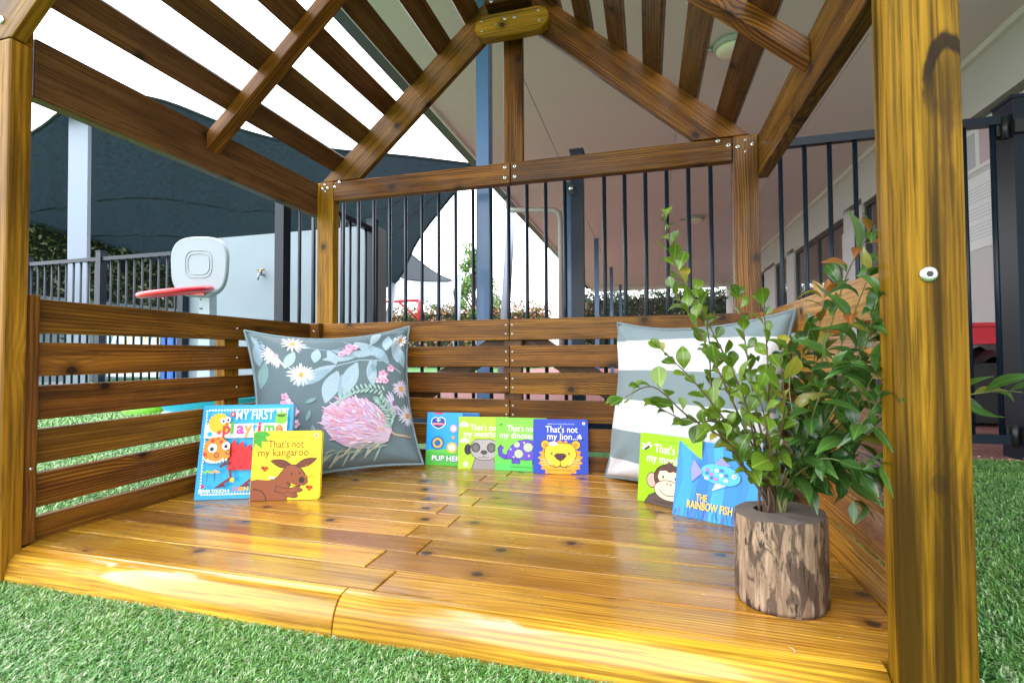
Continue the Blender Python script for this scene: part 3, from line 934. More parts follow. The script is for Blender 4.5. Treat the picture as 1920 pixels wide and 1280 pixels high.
# boards tied to the far-left fence
M_TEAL = plain('teal_print', (0.05, 0.28, 0.33), 0.5); M_YEL = plain('yellow_print', (0.72, 0.50, 0.12), 0.5); M_BLUE = plain('strong_blue_board', (0.02, 0.13, 0.62), 0.4)
bn = thing('printed_banner', 'white banner with teal and yellow marks tied behind the far-left fence', 'banner', (-3.75, 2.085, 0.2))
mb = MB(); mb.box((-0.34, 0, 0), (0.36, 0.006, 0.6), M_PAPER); mb.build('sheet', bn)
mb = MB()
for k in range(9):
    x = -0.30 + k * 0.075; m_ = (M_TEAL, M_TEAL, M_INK, M_YEL, M_TEAL, M_INK, M_YEL, M_TEAL, M_YEL)[k]
    mb.prism([(x, 0.34), (x + 0.02, 0.34), (x + 0.06, 0.47), (x + 0.04, 0.47)], m_, lambda a, b, s_: (a, -0.0006 - 0.0006 * s_, b))
mb.build('print', bn)
bl = thing('display_board', 'plain strong blue board tied behind the far-left fence', 'board', (-3.2, 2.085, 0.15))
mb = MB(); mb.box((-0.16, 0, 0), (0.16, 0.012, 0.62), M_BLUE); mb.build('panel', bl)
mb = MB(); mb.box((-0.17, -0.003, 0.62), (0.17, 0.015, 0.635), M_BLUE); mb.build('top_edge', bl)

# right: tub trolley and red lid against the building wall
tr = thing('storage_trolley', 'black storage trolley draped with dark plastic against the building wall', 'trolley', (3.35, 2.45, GZ))
mb = MB(); mb.box((-0.27, -0.45, 0.03), (0.27, 0.45, 0.40), M_BLACKP); mb.build('body', tr)
mb = MB()
nx, ny = 8, 14
for i in range(nx + 1):
    for j in range(ny + 1):
        x, y = -0.29 + 0.58 * i / nx, -0.47 + 0.94 * j / ny
        edge = i in (0, nx) or j in (0, ny)
        mb.v.append((x, y, (0.40 if edge else 0.46) + 0.05 * math.sin(i * 2.1 + j * 1.7) * math.cos(j * 2.3)))
for i in range(nx):
    for j in range(ny):
        a = i * (ny + 1) + j; mb.face((a, a + ny + 1, a + ny + 2, a + 1), M_BLACKP, True)
mb.build('cover', tr)
for x, y in ((-0.2, -0.38), (0.2, -0.38), (-0.2, 0.38), (0.2, 0.38)):
    mb = MB(); mb.tube([(x, y - 0.015, 0.022), (x, y + 0.015, 0.022)], 0.022, M_HEX, 10); mb.build('wheel', tr)
rl = thing('red_tub', 'red plastic tub sitting on the black trolley', 'tub', (3.36, 2.45, 0.455))
mb = MB(); mb.box((-0.22, -0.36, 0), (0.22, 0.36, 0.11), M_RED); mb.build('tub_body', rl)
mb = MB(); mb.box((-0.24, -0.38, 0.111), (0.24, 0.38, 0.135), M_RED); mb.build('lid', rl)

# ------------------------------------------------------------------ the playhouse
W, T = S, 0.0756
H1, H0, B0z, Z1, SL, PZ, MID = 1.107, 1.0275, 0.973, 0.5283, 0.0756, 0.0960, 0.8212
YF = -1.024
ph = thing('playhouse', 'open stained pine playhouse with slatted roof, walls and deck', 'playhouse', (0, 0, 0))
NX, NY, NZ = Vector((1, 0, 0)), Vector((0, 1, 0)), Vector((0, 0, 1))

# deck boards, joints staggered between the two positions the photo shows
ydeck = [-0.966, -0.885, -0.803, -0.7215, -0.640, -0.5565, -0.4765, -0.397, -0.3155, -0.224, -0.145, -0.065, -0.0215]
for i in range(len(ydeck) - 1):
    j = 0.844 if i % 2 == 0 else 0.7775
    for x0, x1 in ((0.0015, j - 0.0018), (j + 0.0018, W - 0.0015)):
        slab('deck_board', ph, (x0, ydeck[i] + 0.0017, -0.02), (x1, ydeck[i + 1] - 0.0017, random.uniform(-0.0006, 0.0004)), 'x', W_DECK, 0.0022, 2)
slab('deck_frame', ph, (0.03, -0.96, -0.062), (W - 0.03, -0.05, -0.024), 'x', W_ROOF, 0.002)
prof = [(-0.9685, 0.0), (-0.9785, 0.0), (-0.9805, -0.0016), (-0.9825, -0.0004), (-0.988, -0.0022), (-0.9955, -0.0065), (-1.0025, -0.0135), (-1.0085, -0.0235), (-1.0125, -0.035), (-1.0145, -0.048), (-1.0145, -0.0735), (-0.9685, -0.0735)]
for x0, x1 in ((0.027, 0.797 - 0.0018), (0.797 + 0.0018, 1.585)):
    mb = MB(); xc = (x0 + x1) / 2
    mb.prism(prof, W_DECK, lambda a, b, s_: ((x1 if s_ else x0) - xc, a + 0.992, b))
    for k in range(2, len(mb.f)): mb.sm[k] = k - 2 in (4, 5, 6, 7, 8)
    nb = mb.build('bullnose_board', ph, (xc, -0.992, 0))
    if x0 < 0.5:
        for px, py in ((113, 1072), (277, 1077)): pass

# corner posts (the front ones are half-lapped for the rafter)
posts = {}
for s_, x0, x1 in ((-1, -0.052, 0.025), (1, 1.587, 1.664)):
    posts['f', s_] = slab('corner_post', ph, (x0, YF, GZ - 0.005), (x1, YF + 0.041, 1.0675), 'z', W_POST if s_ < 0 else W_KPOST, 0.006, 3)
    slab('post_tongue', ph, (x0 + 0.0005, YF + 0.0265, 1.068), (x1 - 0.0005, YF + 0.0405, 1.125), 'z', W_POST, 0.001)
for s_, x0, x1 in ((-1, 0.0, T), (1, W - T, W)):
    posts['b', s_] = slab('corner_post', ph, (x0, 0.0, GZ - 0.005), (x1, 0.04, H1), 'z', W_POST if s_ < 0 else W_SLAT, 0.004, 2)

# side beams, outside the posts
beams = {}
for s_ in (-1, 1):
    x0, x1 = (-0.036, -0.0005) if s_ < 0 else (W + 0.0005, W + 0.036)
    beams[s_] = slab('eave_beam', ph, (x0, -0.966 if s_ < 0 else -0.94, B0z), (x1, 0.042, H1 - 0.001), 'y', W_ROOF if s_ < 0 else W_SLAT, 0.004, 2)
# back header in two lengths, king post behind the joint
hdr = [slab('header', ph, (T + 0.001, 0.001, H0), (MID - 0.0015, 0.036, H1 - 0.002), 'x', W_SLAT, 0.004, 2),
       slab('header', ph, (MID + 0.0015, 0.001, H0), (W - T - 0.002, 0.036, H1 - 0.0025), 'x', W_SLAT, 0.004, 2)]
slab('king_post', ph, (0.786, 0.0375, H0 + 0.01), (0.861, 0.062, 1.72), 'z', W_SLAT, 0.003)

# gable rafters front and back, middle rafters
APX, APZ, BASZ = W / 2, 1.806, 1.0865
SLP = math.atan2(APZ - BASZ, APX)
cosS, sinS = math.cos(SLP), math.sin(SLP)


def rafter(name, side, y0, y1, depth, mat, foot=0.0, dz=0.0):
    """a rafter whose upper edge runs from the eave to the apex, cut plumb at the ridge and level at the foot"""
    vd = depth / cosS
    top = lambda x: BASZ + dz + (APZ - BASZ) * x / APX
    APZ_ = APZ + dz
    xs_ = foot
    if name == 'middle_rafter':
        poly = [(xs_, top(xs_)), (APX - 0.001, APZ_), (APX - 0.001, APZ_ - vd), (xs_, top(xs_) - vd)]
    else:
        zf = H1 + 0.0008 if y0 > -0.5 else 1.0683
        xb_ = (zf + vd - BASZ - dz) * APX / (APZ - BASZ)
        xl = foot if dz else 0.001
        poly = [(max(xl, (zf - BASZ - dz) * APX / (APZ - BASZ)), max(top(xl), zf) + 0.0005), (APX - 0.001, APZ_), (APX - 0.001, APZ_ - vd), (xb_, zf)]
        if top(xl) > zf: poly.append((xl, zf))
    mid = Vector((APX / 2, (y0 + y1) / 2, (BASZ + APZ) / 2))
    # local frame: x along the slope so that the grain follows the rafter
    ax = Vector((cosS, 0, sinS)); up = Vector((-sinS, 0, cosS))
    loc = []
    for x, z_ in poly:
        d_ = Vector((x, 0, z_)) - Vector((mid.x, 0, mid.z)); loc.append((d_.dot(ax), d_.dot(up)))
    g = MB(); th = (y1 - y0) / 2
    g.prism(loc, mat, lambda a, b, s2: (a, b, th if s2 == 0 else -th))
    me = g.mesh(name)
    bm = bmesh.new(); bm.from_mesh(me); bmesh.ops.recalc_face_normals(bm, faces=bm.faces)
    bmesh.ops.bevel(bm, geom=list(bm.edges), offset=0.0025, segments=2, affect='EDGES', profile=0.6); bm.to_mesh(me); bm.free()
    M = Matrix((ax, up, Vector((0, -1, 0)))).transposed()
    if side > 0:
        mid.x = W - mid.x
        ax2, up2 = Vector((-cosS, 0, sinS)), Vector((sinS, 0, cosS))
        M = Matrix((ax2, up2, Vector((0, 1, 0)))).transposed()
    return link('rafter' if name == 'middle_rafter' else name, me, ph, mat=Matrix.Translation(mid) @ M.to_4x4())


raf = {}
for s_ in (-1, 1):
    raf['b', s_] = rafter('gable_rafter', s_, 0.0, 0.026, 0.112, W_SLAT)
    raf['f', s_] = rafter('gable_rafter', s_, YF, YF + 0.026, 0.112, W_POST, -0.052, 0.107)
    raf['m', s_] = rafter('middle_rafter', s_, -0.5275, -0.4825, 0.040, W_SLAT, 0.0005)


def gusset(name, cx, zc_, w_, h_, y0, y1, mat, tilt=0.0):
    g = MB(); n = 8; r_ = h_ / 2
    pts = [(w_ / 2 - r_ + r_ * math.cos(a), r_ * math.sin(a)) for a in [-math.pi / 2 + math.pi * i / n for i in range(n + 1)]]
    pts += [(-w_ / 2 + r_ + r_ * math.cos(a), r_ * math.sin(a)) for a in [math.pi / 2 + math.pi * i / n for i in range(n + 1)]]
    th = (y1 - y0) / 2
    g.prism(pts, mat, lambda a, b, s2: (a, b, th if s2 == 0 else -th))
    me = g.mesh(name)
    bm = bmesh.new(); bm.from_mesh(me); bmesh.ops.recalc_face_normals(bm, faces=bm.faces)
    bmesh.ops.bevel(bm, geom=[e for e in bm.edges if len(e.link_faces) == 2 and e.calc_face_angle() > 1.2], offset=0.003, segments=2, affect='EDGES'); bm.to_mesh(me); bm.free()
    M = Matrix(((1, 0, 0), (0, 0, -1), (0, 1, 0))).to_4x4()
    return link(name, me, ph, mat=Matrix.Translation((cx, (y0 + y1) / 2, zc_)) @ M)


gus = gusset('ridge_gusset', 0.838, 1.597, 0.278, 0.086, -0.040, -0.001, W_POST)
blk = slab('ridge_block', ph, (0.742, -0.058, 1.668), (0.908, -0.001, 1.75), 'x', W_ROOF, 0.003)
gusset('ridge_gusset', 0.825, 1.66, 0.24, 0.08, -0.570, -0.5285, W_POST)

# roof slats lying on the rafters, running front to back
for s_ in (-1, 1):
    for k, xc in enumerate((0.098, 0.214, 0.330, 0.446, 0.562, 0.676, 0.782)):
        x = xc if s_ < 0 else W - xc
        z_ = BASZ + (APZ - BASZ) * xc / APX
        n = Vector((-sinS * (1 if s_ < 0 else -1), 0, cosS))
        c_ = Vector((x, 0, z_)) + n * 0.0105
        plank('roof_slat', ph, (c_.x, -0.9965, c_.z), (c_.x, 0.065, c_.z), 0.074, 0.020, n, W_ROOF, 0.0025)

# wall slats: left, back (two lengths), right; battens
sl = {'l': [], 'r': [], 'ba': [], 'bb': []}
for i in range(6):
    zt = Z1 - i * PZ; zb = zt - SL
    if zb < -0.02: zb = -0.0195
    zz = (zb, zt)
    sl['l'].append(slab('wall_slat', ph, (-0.021, -0.975, zb), (-0.0006, -0.0006, zt), 'y', W_SLAT, 0.0025, 2))
    sl['r'].append(slab('wall_slat', ph, (W + 0.0006, -0.968, zb), (W + 0.021, -0.0006, zt), 'y', W_HONEY, 0.0025, 2))
    sl['ba'].append(slab('wall_slat', ph, (0.047, -0.0205, zb), (MID - 0.0012, -0.0006, zt), 'x', W_SLAT, 0.0025, 2))
    sl['bb'].append(slab('wall_slat', ph, (MID + 0.0012, -0.0205, zb), (W - 0.047, -0.0006, zt), 'x', W_SLAT, 0.0025, 2))
bat = [slab('corner_batten', ph, (0.0005, -0.046, 0.0008), (0.044, -0.0008, Z1 + 0.0005), 'z', W_SLAT, 0.002),
       slab('corner_batten', ph, (W - 0.044, -0.046, 0.0008), (W - 0.0005, -0.0008, Z1 + 0.0005), 'z', W_SLAT, 0.002),
       slab('corner_batten', ph, (0.0005, -0.9825, 0.0008), (0.021, -0.958, Z1 + 0.006), 'z', W_SLAT, 0.002),
       slab('corner_batten', ph, (W - 0.021, -0.9825, 0.0008), (W - 0.0005, -0.958, Z1 + 0.006), 'z', W_SLAT, 0.002)]
slab('batten', ph, (0.795, 0.0002, 0.0), (0.862, 0.024, Z1 - 0.005), 'z', W_ROOF, 0.002)
slab('batten', ph, (-0.060, -0.43, GZ + 0.01), (-0.0215, -0.37, Z1 - 0.008), 'z', W_POST, 0.002)
slab('batten', ph, (W + 0.0215, -0.43, GZ + 0.01), (W + 0.06, -0.37, Z1 - 0.008), 'z', W_POST, 0.002)
for s_ in (-1, 1):
    plank('diagonal_brace', ph, (0.83 + s_ * 0.01, 0.045, 0.475), (0.83 + s_ * 0.46, 0.045, 0.205), 0.075, 0.02, NY, W_ROOF, 0.002)

# bolts
F = Vector((0, -1, 0))
for dx, dz in ((-0.012, -0.028), (0.012, -0.026)): bolt(posts['b', -1], (0.038 + dx, -0.0005, H1 + dz), F, 0.0072)
for dz in (-0.012, -0.040): bolt(posts['b', -1], (0.038, -0.0005, H1 + dz), F, 0.005)
for dx, dz in ((-0.023, -0.037), (0.021, -0.033)): bolt(posts['b', 1], (W - T / 2 + dx, -0.0005, H1 + dz), F, 0.0075)
for dz in (-0.018, -0.055): bolt(posts['b', 1], (W - T / 2, -0.0005, H1 + dz), F, 0.005)
bolt(hdr[0], (T + 0.008, 0.0005, H1 - 0.024), F, 0.0072); bolt(hdr[0], (T + 0.030, 0.0005, H1 - 0.006), F, 0.0072)
bolt(hdr[1], (W - T - 0.013, 0.0005, H1 - 0.028), F, 0.0075); bolt(hdr[1], (W - T - 0.045, 0.0005, H1 - 0.010), F, 0.0075)
for dz in (-0.020, -0.058):
    bolt(hdr[0], (MID - 0.020, 0.0005, H1 + dz), F, 0.0072); bolt(hdr[1], (MID + 0.018, 0.0005, H1 + dz), F, 0.0072)
for i in range(6):
    for dz in (-0.022, -0.054):
        for nm, dx in (('ba', -0.012), ('bb', 0.012)):
            bolt(sl[nm][i], (MID + dx, -0.0207, Z1 - i * PZ + dz), F, 0.0042)
    bolt(sl['l'][i], (-0.0003, -0.40, Z1 - i * PZ - SL / 2), NX, 0.0045)
bolt(bat[0], (0.022, -0.0463, Z1 - 0.032), F, 0.005); bolt(bat[2], (0.0213, -0.970, 0.16), NX, 0.004)
bolt(posts['f', 1], at(1741, 514, y=YF - 0.0004), F, 0.0098)
bolt(raf['f', -1], at(3, 38, y=YF - 0.0004), F, 0.0085)
for px, py, r_ in ((947, 35, 0.0072), (965, 32, 0.0072), (930, 46, 0.0035), (904, 41, 0.004), (904, 60, 0.004), (1010, 20, 0.0045), (1011, 38, 0.0045)):
    bolt(gus, at(px, py, y=-0.0404), F, r_)
bolt(blk, at(921, 3, y=-0.0584), F, 0.0075)

# ------------------------------------------------------------------ flat print helpers
_cm = {}


def pm(hexc, rough=0.42):
    if hexc not in _cm:
        k = NT('print_' + hexc.strip('#'))
        k.col(tuple(x ** 1.08 for x in srgb(hexc))); k.set(Roughness=rough, Coat_Weight=0.12, Coat_Roughness=0.2, Specular_IOR_Level=0.3)
        _cm[hexc] = k.m
    return _cm[hexc]


def ell(cx, cy, rx, ry, rot=0, n=22):
    c_, s_ = math.cos(rot), math.sin(rot)
    return [(cx + rx * math.cos(g) * c_ - ry * math.sin(g) * s_, cy + rx * math.cos(g) * s_ + ry * math.sin(g) * c_) for g in [2 * math.pi * i / n for i in range(n)]]


def rect(x0, y0, x1, y1): return [(x0, y0), (x1, y0), (x1, y1), (x0, y1)]


def leafp(x, y, L, wd, ang, n=8):
    a, b = math.cos(ang), math.sin(ang)
    up = [(L * i / n, wd * math.sin(math.pi * i / n) ** 0.8) for i in range(n + 1)]
    dn = [(L * i / n, -wd * math.sin(math.pi * i / n) ** 0.8) for i in range(n - 1, 0, -1)]
    return [(x + p * a - q * b, y + p * b + q * a) for p, q in up + dn]


def stroke(pts, wd):
    """an open line with a width"""
    L, R_ = [], []
    for i, p in enumerate(pts):
        a = pts[max(i - 1, 0)]; b = pts[min(i + 1, len(pts) - 1)]
        dx, dy = b[0] - a[0], b[1] - a[1]; l = math.hypot(dx, dy) or 1
        L.append((p[0] - dy / l * wd / 2, p[1] + dx / l * wd / 2)); R_.append((p[0] + dy / l * wd / 2, p[1] - dx / l * wd / 2))
    return L + R_[::-1]


def arc(cx, cy, rx, ry, a0, a1, n=12): return [(cx + rx * math.cos(rad(a0 + (a1 - a0) * i / n)), cy + ry * math.sin(rad(a0 + (a1 - a0) * i / n))) for i in range(n + 1)]


def star(cx, cy, r0, r1, n, ph_=0, sq=1.0): return [(cx + (r0 if i % 2 else r1) * math.cos(math.pi * i / n + ph_), cy + sq * (r0 if i % 2 else r1) * math.sin(math.pi * i / n + ph_)) for i in range(2 * n)]


def text_mesh(body, width, height, bold=0.0, shear=0.0):
    cu = bpy.data.curves.new('lettering', 'FONT')
    cu.body = body; cu.size = 1; cu.resolution_u = 3; cu.offset = bold; cu.shear = shear
    ob = bpy.data.objects.new('lettering', cu)
    COL.objects.link(ob)
    dg = bpy.context.evaluated_depsgraph_get(); dg.update()
    me = bpy.data.meshes.new_from_object(ob.evaluated_get(dg))
    bpy.data.objects.remove(ob); bpy.data.curves.remove(cu)
    n = len(me.vertices); co = np.empty(n * 3, np.float32); me.vertices.foreach_get('co', co); co = co.reshape(-1, 3)
    lo, hi = co.min(0), co.max(0)
    co[:, 0] = (co[:, 0] - lo[0]) / (hi[0] - lo[0]) * width
    sc_ = height if height else width / (hi[0] - lo[0])
    co[:, 1] *= sc_
    me.vertices.foreach_set('co', co.ravel()); me.materials.clear()
    return me, co


class Book:
    """a standing book; local x runs along the foot of the cover, local z up the cover, -y faces the reader"""
    def __init__(s, label, bl, yaw, w_, h_, th, tilt, cover, spine=None, corner=0.008, name='board_book', hard=False):
        s.w, s.h, s.th = w_, h_, th
        lift = 0.0006
        s.root = thing(name, label, 'book', (bl[0], bl[1], lift))
        s.root.rotation_euler = (Matrix.Rotation(yaw, 3, 'Z') @ Matrix.Rotation(-tilt, 3, 'X')).to_euler()
        sp = spine or cover; cov = pm(cover, 0.32); ct = 0.0018

        def board(nm, y0, y1, m):
            c = corner; n = 4
            pts = [(0, 0), (w_ - c, 0)] + [(w_ - c + c * math.cos(a), c + c * math.sin(a)) for a in [-math.pi / 2 + math.pi / 2 * i / n for i in range(1, n + 1)]]
            pts += [(w_ - c + c * math.cos(a), h_ - c + c * math.sin(a)) for a in [math.pi / 2 * i / n for i in range(n + 1)]] + [(0, h_)]
            g = MB(); g.prism(pts, m, lambda a, b, s2: (a, y0 if s2 == 0 else y1, b)); return g.build(nm, s.root)
        board('front_cover', 0, ct, cov); board('back_cover', th - ct, th, pm(sp, 0.32))
        g = MB(); g.box((-0.0015, 0.0002, 0.0003), (-0.0001, th - 0.0002, h_ - 0.0003), pm(sp, 0.32)); g.build('spine', s.root)
        ins = 0.003 if hard else 0.0008
        np_ = 5 if not hard else 3
        pg = pm('#e9e2cf', 0.7)
        for k in range(np_):
            y0 = ct + 0.0003 + (th - 2 * ct) * k / np_; y1 = ct + (th - 2 * ct) * (k + 1) / np_ - 0.0003
            g = MB(); g.box((0.0002, y0, ins), (w_ - ins - corner * 0.2, y1, h_ - ins), pg if (k % 2 or hard) else pm(sp, 0.4)); g.build('page_block', s.root)
        s.art = MB(); s.k = 0
        s.p(rect(0.006, 0.006, 0.97, 0.994), cover)

    def p(s, poly, col):
        y = -0.00025 - 0.00009 * s.k; s.k += 1
        o = len(s.art.v); s.art.v += [(min(max(a, 0), 1) * s.w, y, min(max(b, 0), 1) * s.h) for a, b in poly]
        s.art.face(range(o, o + len(poly)), pm(col))

    def o(s, poly, col, line='#2a1a14', lw=0.012):
        """filled shape with a drawn outline"""
        cx = sum(a for a, b in poly) / len(poly); cy = sum(b for a, b in poly) / len(poly)
        out = []
        for a, b in poly:
            dx, dy = a - cx, b - cy; l = math.hypot(dx, dy) or 1; out.append((a + dx / l * lw, b + dy / l * lw))
        s.p(out, line); s.p(poly, col)

    def text(s, body, x, y, wd, col, height=None, bold=0.0, name='title', rot=0.0):
        me, co = text_mesh(body, wd * s.w, height * s.h * 1.38 if height else None, bold)
        me.materials.append(pm(col))
        yy = -0.0004 - 0.00009 * s.k; s.k += 1
        M = Matrix(((1, 0, 0), (0, 0, -1), (0, 1, 0))).to_4x4()
        return link(name, me, s.root, mat=Matrix.Translation((x * s.w, yy, y * s.h)) @ M @ Matrix.Rotation(rot, 4, 'Z'))

    def done(s): s.art.build('cover_art', s.root)


# --- My first playtime
b = Book('tall light blue picture book with a red spiky beast beside the flowered cushion', (0.080, -0.625), 0.381, 0.247, 0.262, 0.022, 0.19, '#1fa0d8', '#1a8fc6', 0.001, 'picture_book', True)
b.p(rect(0.05, 0.04, 0.955, 0.955), '#2aa9de')
for i in range(28):
    x = 0.055 + i * 0.0325
    b.p([(x, 0.952), (x + 0.03, 0.952), (x + 0.015, 0.928)], '#f4f7f8'); b.p([(x, 0.045), (x + 0.03, 0.045), (x + 0.015, 0.069)], '#f4f7f8')
for i in range(28):
    z = 0.06 + i * 0.0318
    b.p([(0.052, z), (0.052, z + 0.028), (0.074, z + 0.014)], '#f4f7f8'); b.p([(0.955, z), (0.955, z + 0.028), (0.933, z + 0.014)], '#f4f7f8')
b.p(rect(0.05, 0.64, 0.955, 0.79), '#f3f1ee')
b.p(star(0.20, 0.80, 0.105, 0.12, 18, 0, 0.95), '#f2b81c')
b.p(star(0.265, 0.745, 0.04, 0.05, 9), '#f2b81c')
for x, z in ((0.245, 0.825), (0.295, 0.835)): b.p(ell(x, z, 0.032, 0.032), '#fafafa'); b.p(ell(x + 0.004, z - 0.004, 0.014, 0.014), '#1c1c1c')
b.p(ell(0.29, 0.79, 0.022, 0.018), '#e8661c'); b.p(ell(0.345, 0.895, 0.028, 0.026), '#d32027'); b.p(stroke([(0.335, 0.89), (0.355, 0.9)], 0.012), '#f4f4f4')
b.p(ell(0.885, 0.845, 0.068, 0.07), '#79b829'); b.p(rect(0.825, 0.79, 0.945, 0.84), '#79b829')
for x in (0.855, 0.915): b.p(ell(x, 0.915, 0.026, 0.026), '#8ec63f'); b.p(ell(x, 0.918, 0.017, 0.017), '#fafafa'); b.p(ell(x, 0.915, 0.008, 0.008), '#1c1c1c')
b.p(arc(0.885, 0.885, 0.05, 0.03, 180, 360), '#3b5f1a')
b.text('MY FIRST', 0.385, 0.835, 0.415, '#fbfbfb', 0.1, 0.002)
for ch, x, col, dy in zip('playtime', (0.25, 0.335, 0.40, 0.485, 0.575, 0.635, 0.705, 0.83), ('#d92b2f', '#57a639', '#c0439c', '#f0912b', '#2b9ad6', '#d92b2f', '#57a639', '#ef7c2d'), (0.0,) * 8):
    b.text(ch, x, 0.685, {'l': 0.035, 'i': 0.035, 't': 0.055, 'm': 0.115}.get(ch, 0.085), col, 0.13, 0.03)
b.p(ell(0.115, 0.685, 0.028, 0.025), '#2aa9de'); b.p(ell(0.215, 0.70, 0.024, 0.022), '#e05a4a')
# red spiky beast with an orange head
sp = [(0.34, 0.30), (0.36, 0.50), (0.345, 0.565), (0.40, 0.63), (0.425, 0.555), (0.49, 0.61), (0.505, 0.53), (0.575, 0.575), (0.585, 0.50), (0.66, 0.535), (0.665, 0.46), (0.73, 0.48), (0.73, 0.42), (0.79, 0.42), (0.84, 0.40), (0.80, 0.34), (0.70, 0.31), (0.55, 0.30)]
b.p(sp, '#c8161d')
random.seed(3)
for i in range(70):
    x = random.uniform(0.38, 0.72); z = random.uniform(0.32, 0.54); b.p(ell(x, z, 0.007, 0.007, 0, 5), '#e5404a' if i % 2 else '#9d0f16')
for x0, x1 in ((0.38, 0.30), (0.62, 0.56)):
    b.p(stroke([(x0, 0.31), (x0 + 0.02, 0.22), (x1, 0.155), (x1 - 0.02, 0.135)], 0.03), '#7d1020'); b.p([(x1 - 0.08, 0.115), (x1 + 0.05, 0.135), (x1 + 0.03, 0.16), (x1 - 0.04, 0.145)], '#5d0c18')
b.p(stroke([(0.37, 0.38), (0.31, 0.36), (0.27, 0.335)], 0.024), '#5d0c18'); b.p(stroke([(0.35, 0.43), (0.29, 0.425)], 0.022), '#5d0c18')
hd = [(0.075, 0.50), (0.09, 0.59), (0.16, 0.65), (0.26, 0.65), (0.33, 0.60), (0.365, 0.52), (0.365, 0.44), (0.32, 0.40), (0.20, 0.375), (0.11, 0.39)]
b.p(hd, '#e98a1f')
for x, z, r in ((0.17, 0.61, 0.022), (0.26, 0.60, 0.018), (0.10, 0.47, 0.022), (0.225, 0.635, 0.014)): b.p(ell(x, z, r, r), '#cc3a1c')
b.p(ell(0.175, 0.535, 0.048, 0.048), '#fafafa'); b.p(ell(0.17, 0.525, 0.022, 0.022), '#16222e'); b.p(ell(0.32, 0.555, 0.042, 0.042), '#fafafa'); b.p(ell(0.318, 0.55, 0.02, 0.02), '#16222e')
for x, z in ((0.225, 0.46), (0.345, 0.49)): b.p(ell(x, z, 0.027, 0.027), '#7d3b12'); b.p(ell(x, z, 0.015, 0.015), '#e98a1f')
b.p(stroke(arc(0.20, 0.47, 0.12, 0.085, 200, 330), 0.012), '#fafafa')
for i in range(7):
    x = 0.125 + i * 0.033; z = 0.42 - 0.025 * math.sin(i / 6 * math.pi); b.p([(x, z), (x + 0.026, z), (x + 0.013, z - 0.026)], '#fafafa')
for x, c in ((0.15, '#7fc241'), (0.23, '#f0a35e')):
    b.p(stroke([(x, 0.19), (x, 0.27)], 0.008), '#4a3b2a')
    for k in range(-1, 2): b.p(ell(x + k * 0.03, 0.285 + (0.012 if k == 0 else 0), 0.022, 0.012), c)
b.p(ell(0.42, 0.20, 0.024, 0.024), '#f2c21c'); b.p(ell(0.115, 0.14, 0.02, 0.02), '#c72a55')
b.text('NEVER TOUCH A', 0.075, 0.075, 0.33, '#fbfbfb', 0.035, 0.01)
for i, ch in enumerate('DINOSAUR'): b.text(ch, 0.44 + i * 0.058, 0.085, 0.046, ('#e53b2f', '#f0912b', '#f2c21c', '#79b829')[i % 4], 0.045, 0.02)
b.done()

# --- kangaroo
b = Book('yellow square board book with a brown kangaroo in front of the tall blue book', (0.2345, -0.590), 0.333, 0.187, 0.188, 0.016, 0.12, '#f0d21c', '#e3c818', 0.009)
for a in (-95, -60, -30, -5): b.o(leafp(0.0, 0.97, 0.24, 0.04, rad(a)), '#43a02f', '#1f6a1c', 0.006)
b.text('usborne touchy-feely books', 0.27, 0.90, 0.45, '#a98c1a', 0.03)
b.text("That's not", 0.22, 0.755, 0.52, '#7a3a12', 0.115)
b.text('my kangaroo...', 0.08, 0.635, 0.83, '#7a3a12', 0.115)
b.p(ell(0.92, 0.93, 0.035, 0.035), '#f6e6a0'); b.p(star(0.92, 0.93, 0.012, 0.028, 5), '#c64a1c')
b.o(leafp(0.60, 0.475, 0.34, 0.05, rad(164)), '#6b3216'); b.o(leafp(0.62, 0.475, 0.34, 0.048, rad(20)), '#6b3216')
body = [(0.0, 0.0), (0.0, 0.285), (0.10, 0.30), (0.26, 0.285), (0.36, 0.30), (0.45, 0.42), (0.52, 0.50), (0.62, 0.50), (0.72, 0.44), (0.80, 0.33), (0.815, 0.25), (0.76, 0.205), (0.64, 0.215), (0.565, 0.245), (0.55, 0.17), (0.53, 0.0)]
b.o(body, '#8a4a26')
b.p(stroke([(0.36, 0.17), (0.48, 0.13), (0.60, 0.135), (0.72, 0.165)], 0.085), '#2a1a14'); b.p(stroke([(0.37, 0.17), (0.48, 0.13), (0.60, 0.135), (0.715, 0.163)], 0.068), '#8a4a26')
b.p(stroke([(0.50, 0.09), (0.62, 0.06), (0.68, 0.085)], 0.07), '#2a1a14'); b.p(stroke([(0.50, 0.09), (0.62, 0.062), (0.67, 0.083)], 0.054), '#8a4a26')
for x, z in ((0.70, 0.13), (0.735, 0.14), (0.645, 0.05), (0.67, 0.06)): b.p(ell(x, z, 0.02, 0.026), '#2a1a14'); b.p(ell(x, z + 0.004, 0.014, 0.02), '#8a4a26')
b.p(stroke(arc(0.06, 0.0, 0.17, 0.16, 0, 100), 0.01), '#2a1a14'); b.p(stroke(arc(0.66, 0.27, 0.14, 0.07, 190, 300), 0.009), '#2a1a14')
b.p(ell(0.735, 0.285, 0.04, 0.045), '#2b1d1a'); b.p(ell(0.585, 0.375, 0.01, 0.013), '#1c1410'); b.p(ell(0.70, 0.385, 0.01, 0.013), '#1c1410')
for x in (0.285, 0.325): b.p(ell(x, 0.325, 0.027, 0.023), '#1c1410'); b.p(ell(x, 0.325, 0.021, 0.018), '#fafafa'); b.p(ell(x + 0.005, 0.322, 0.007, 0.008), '#1c1410')
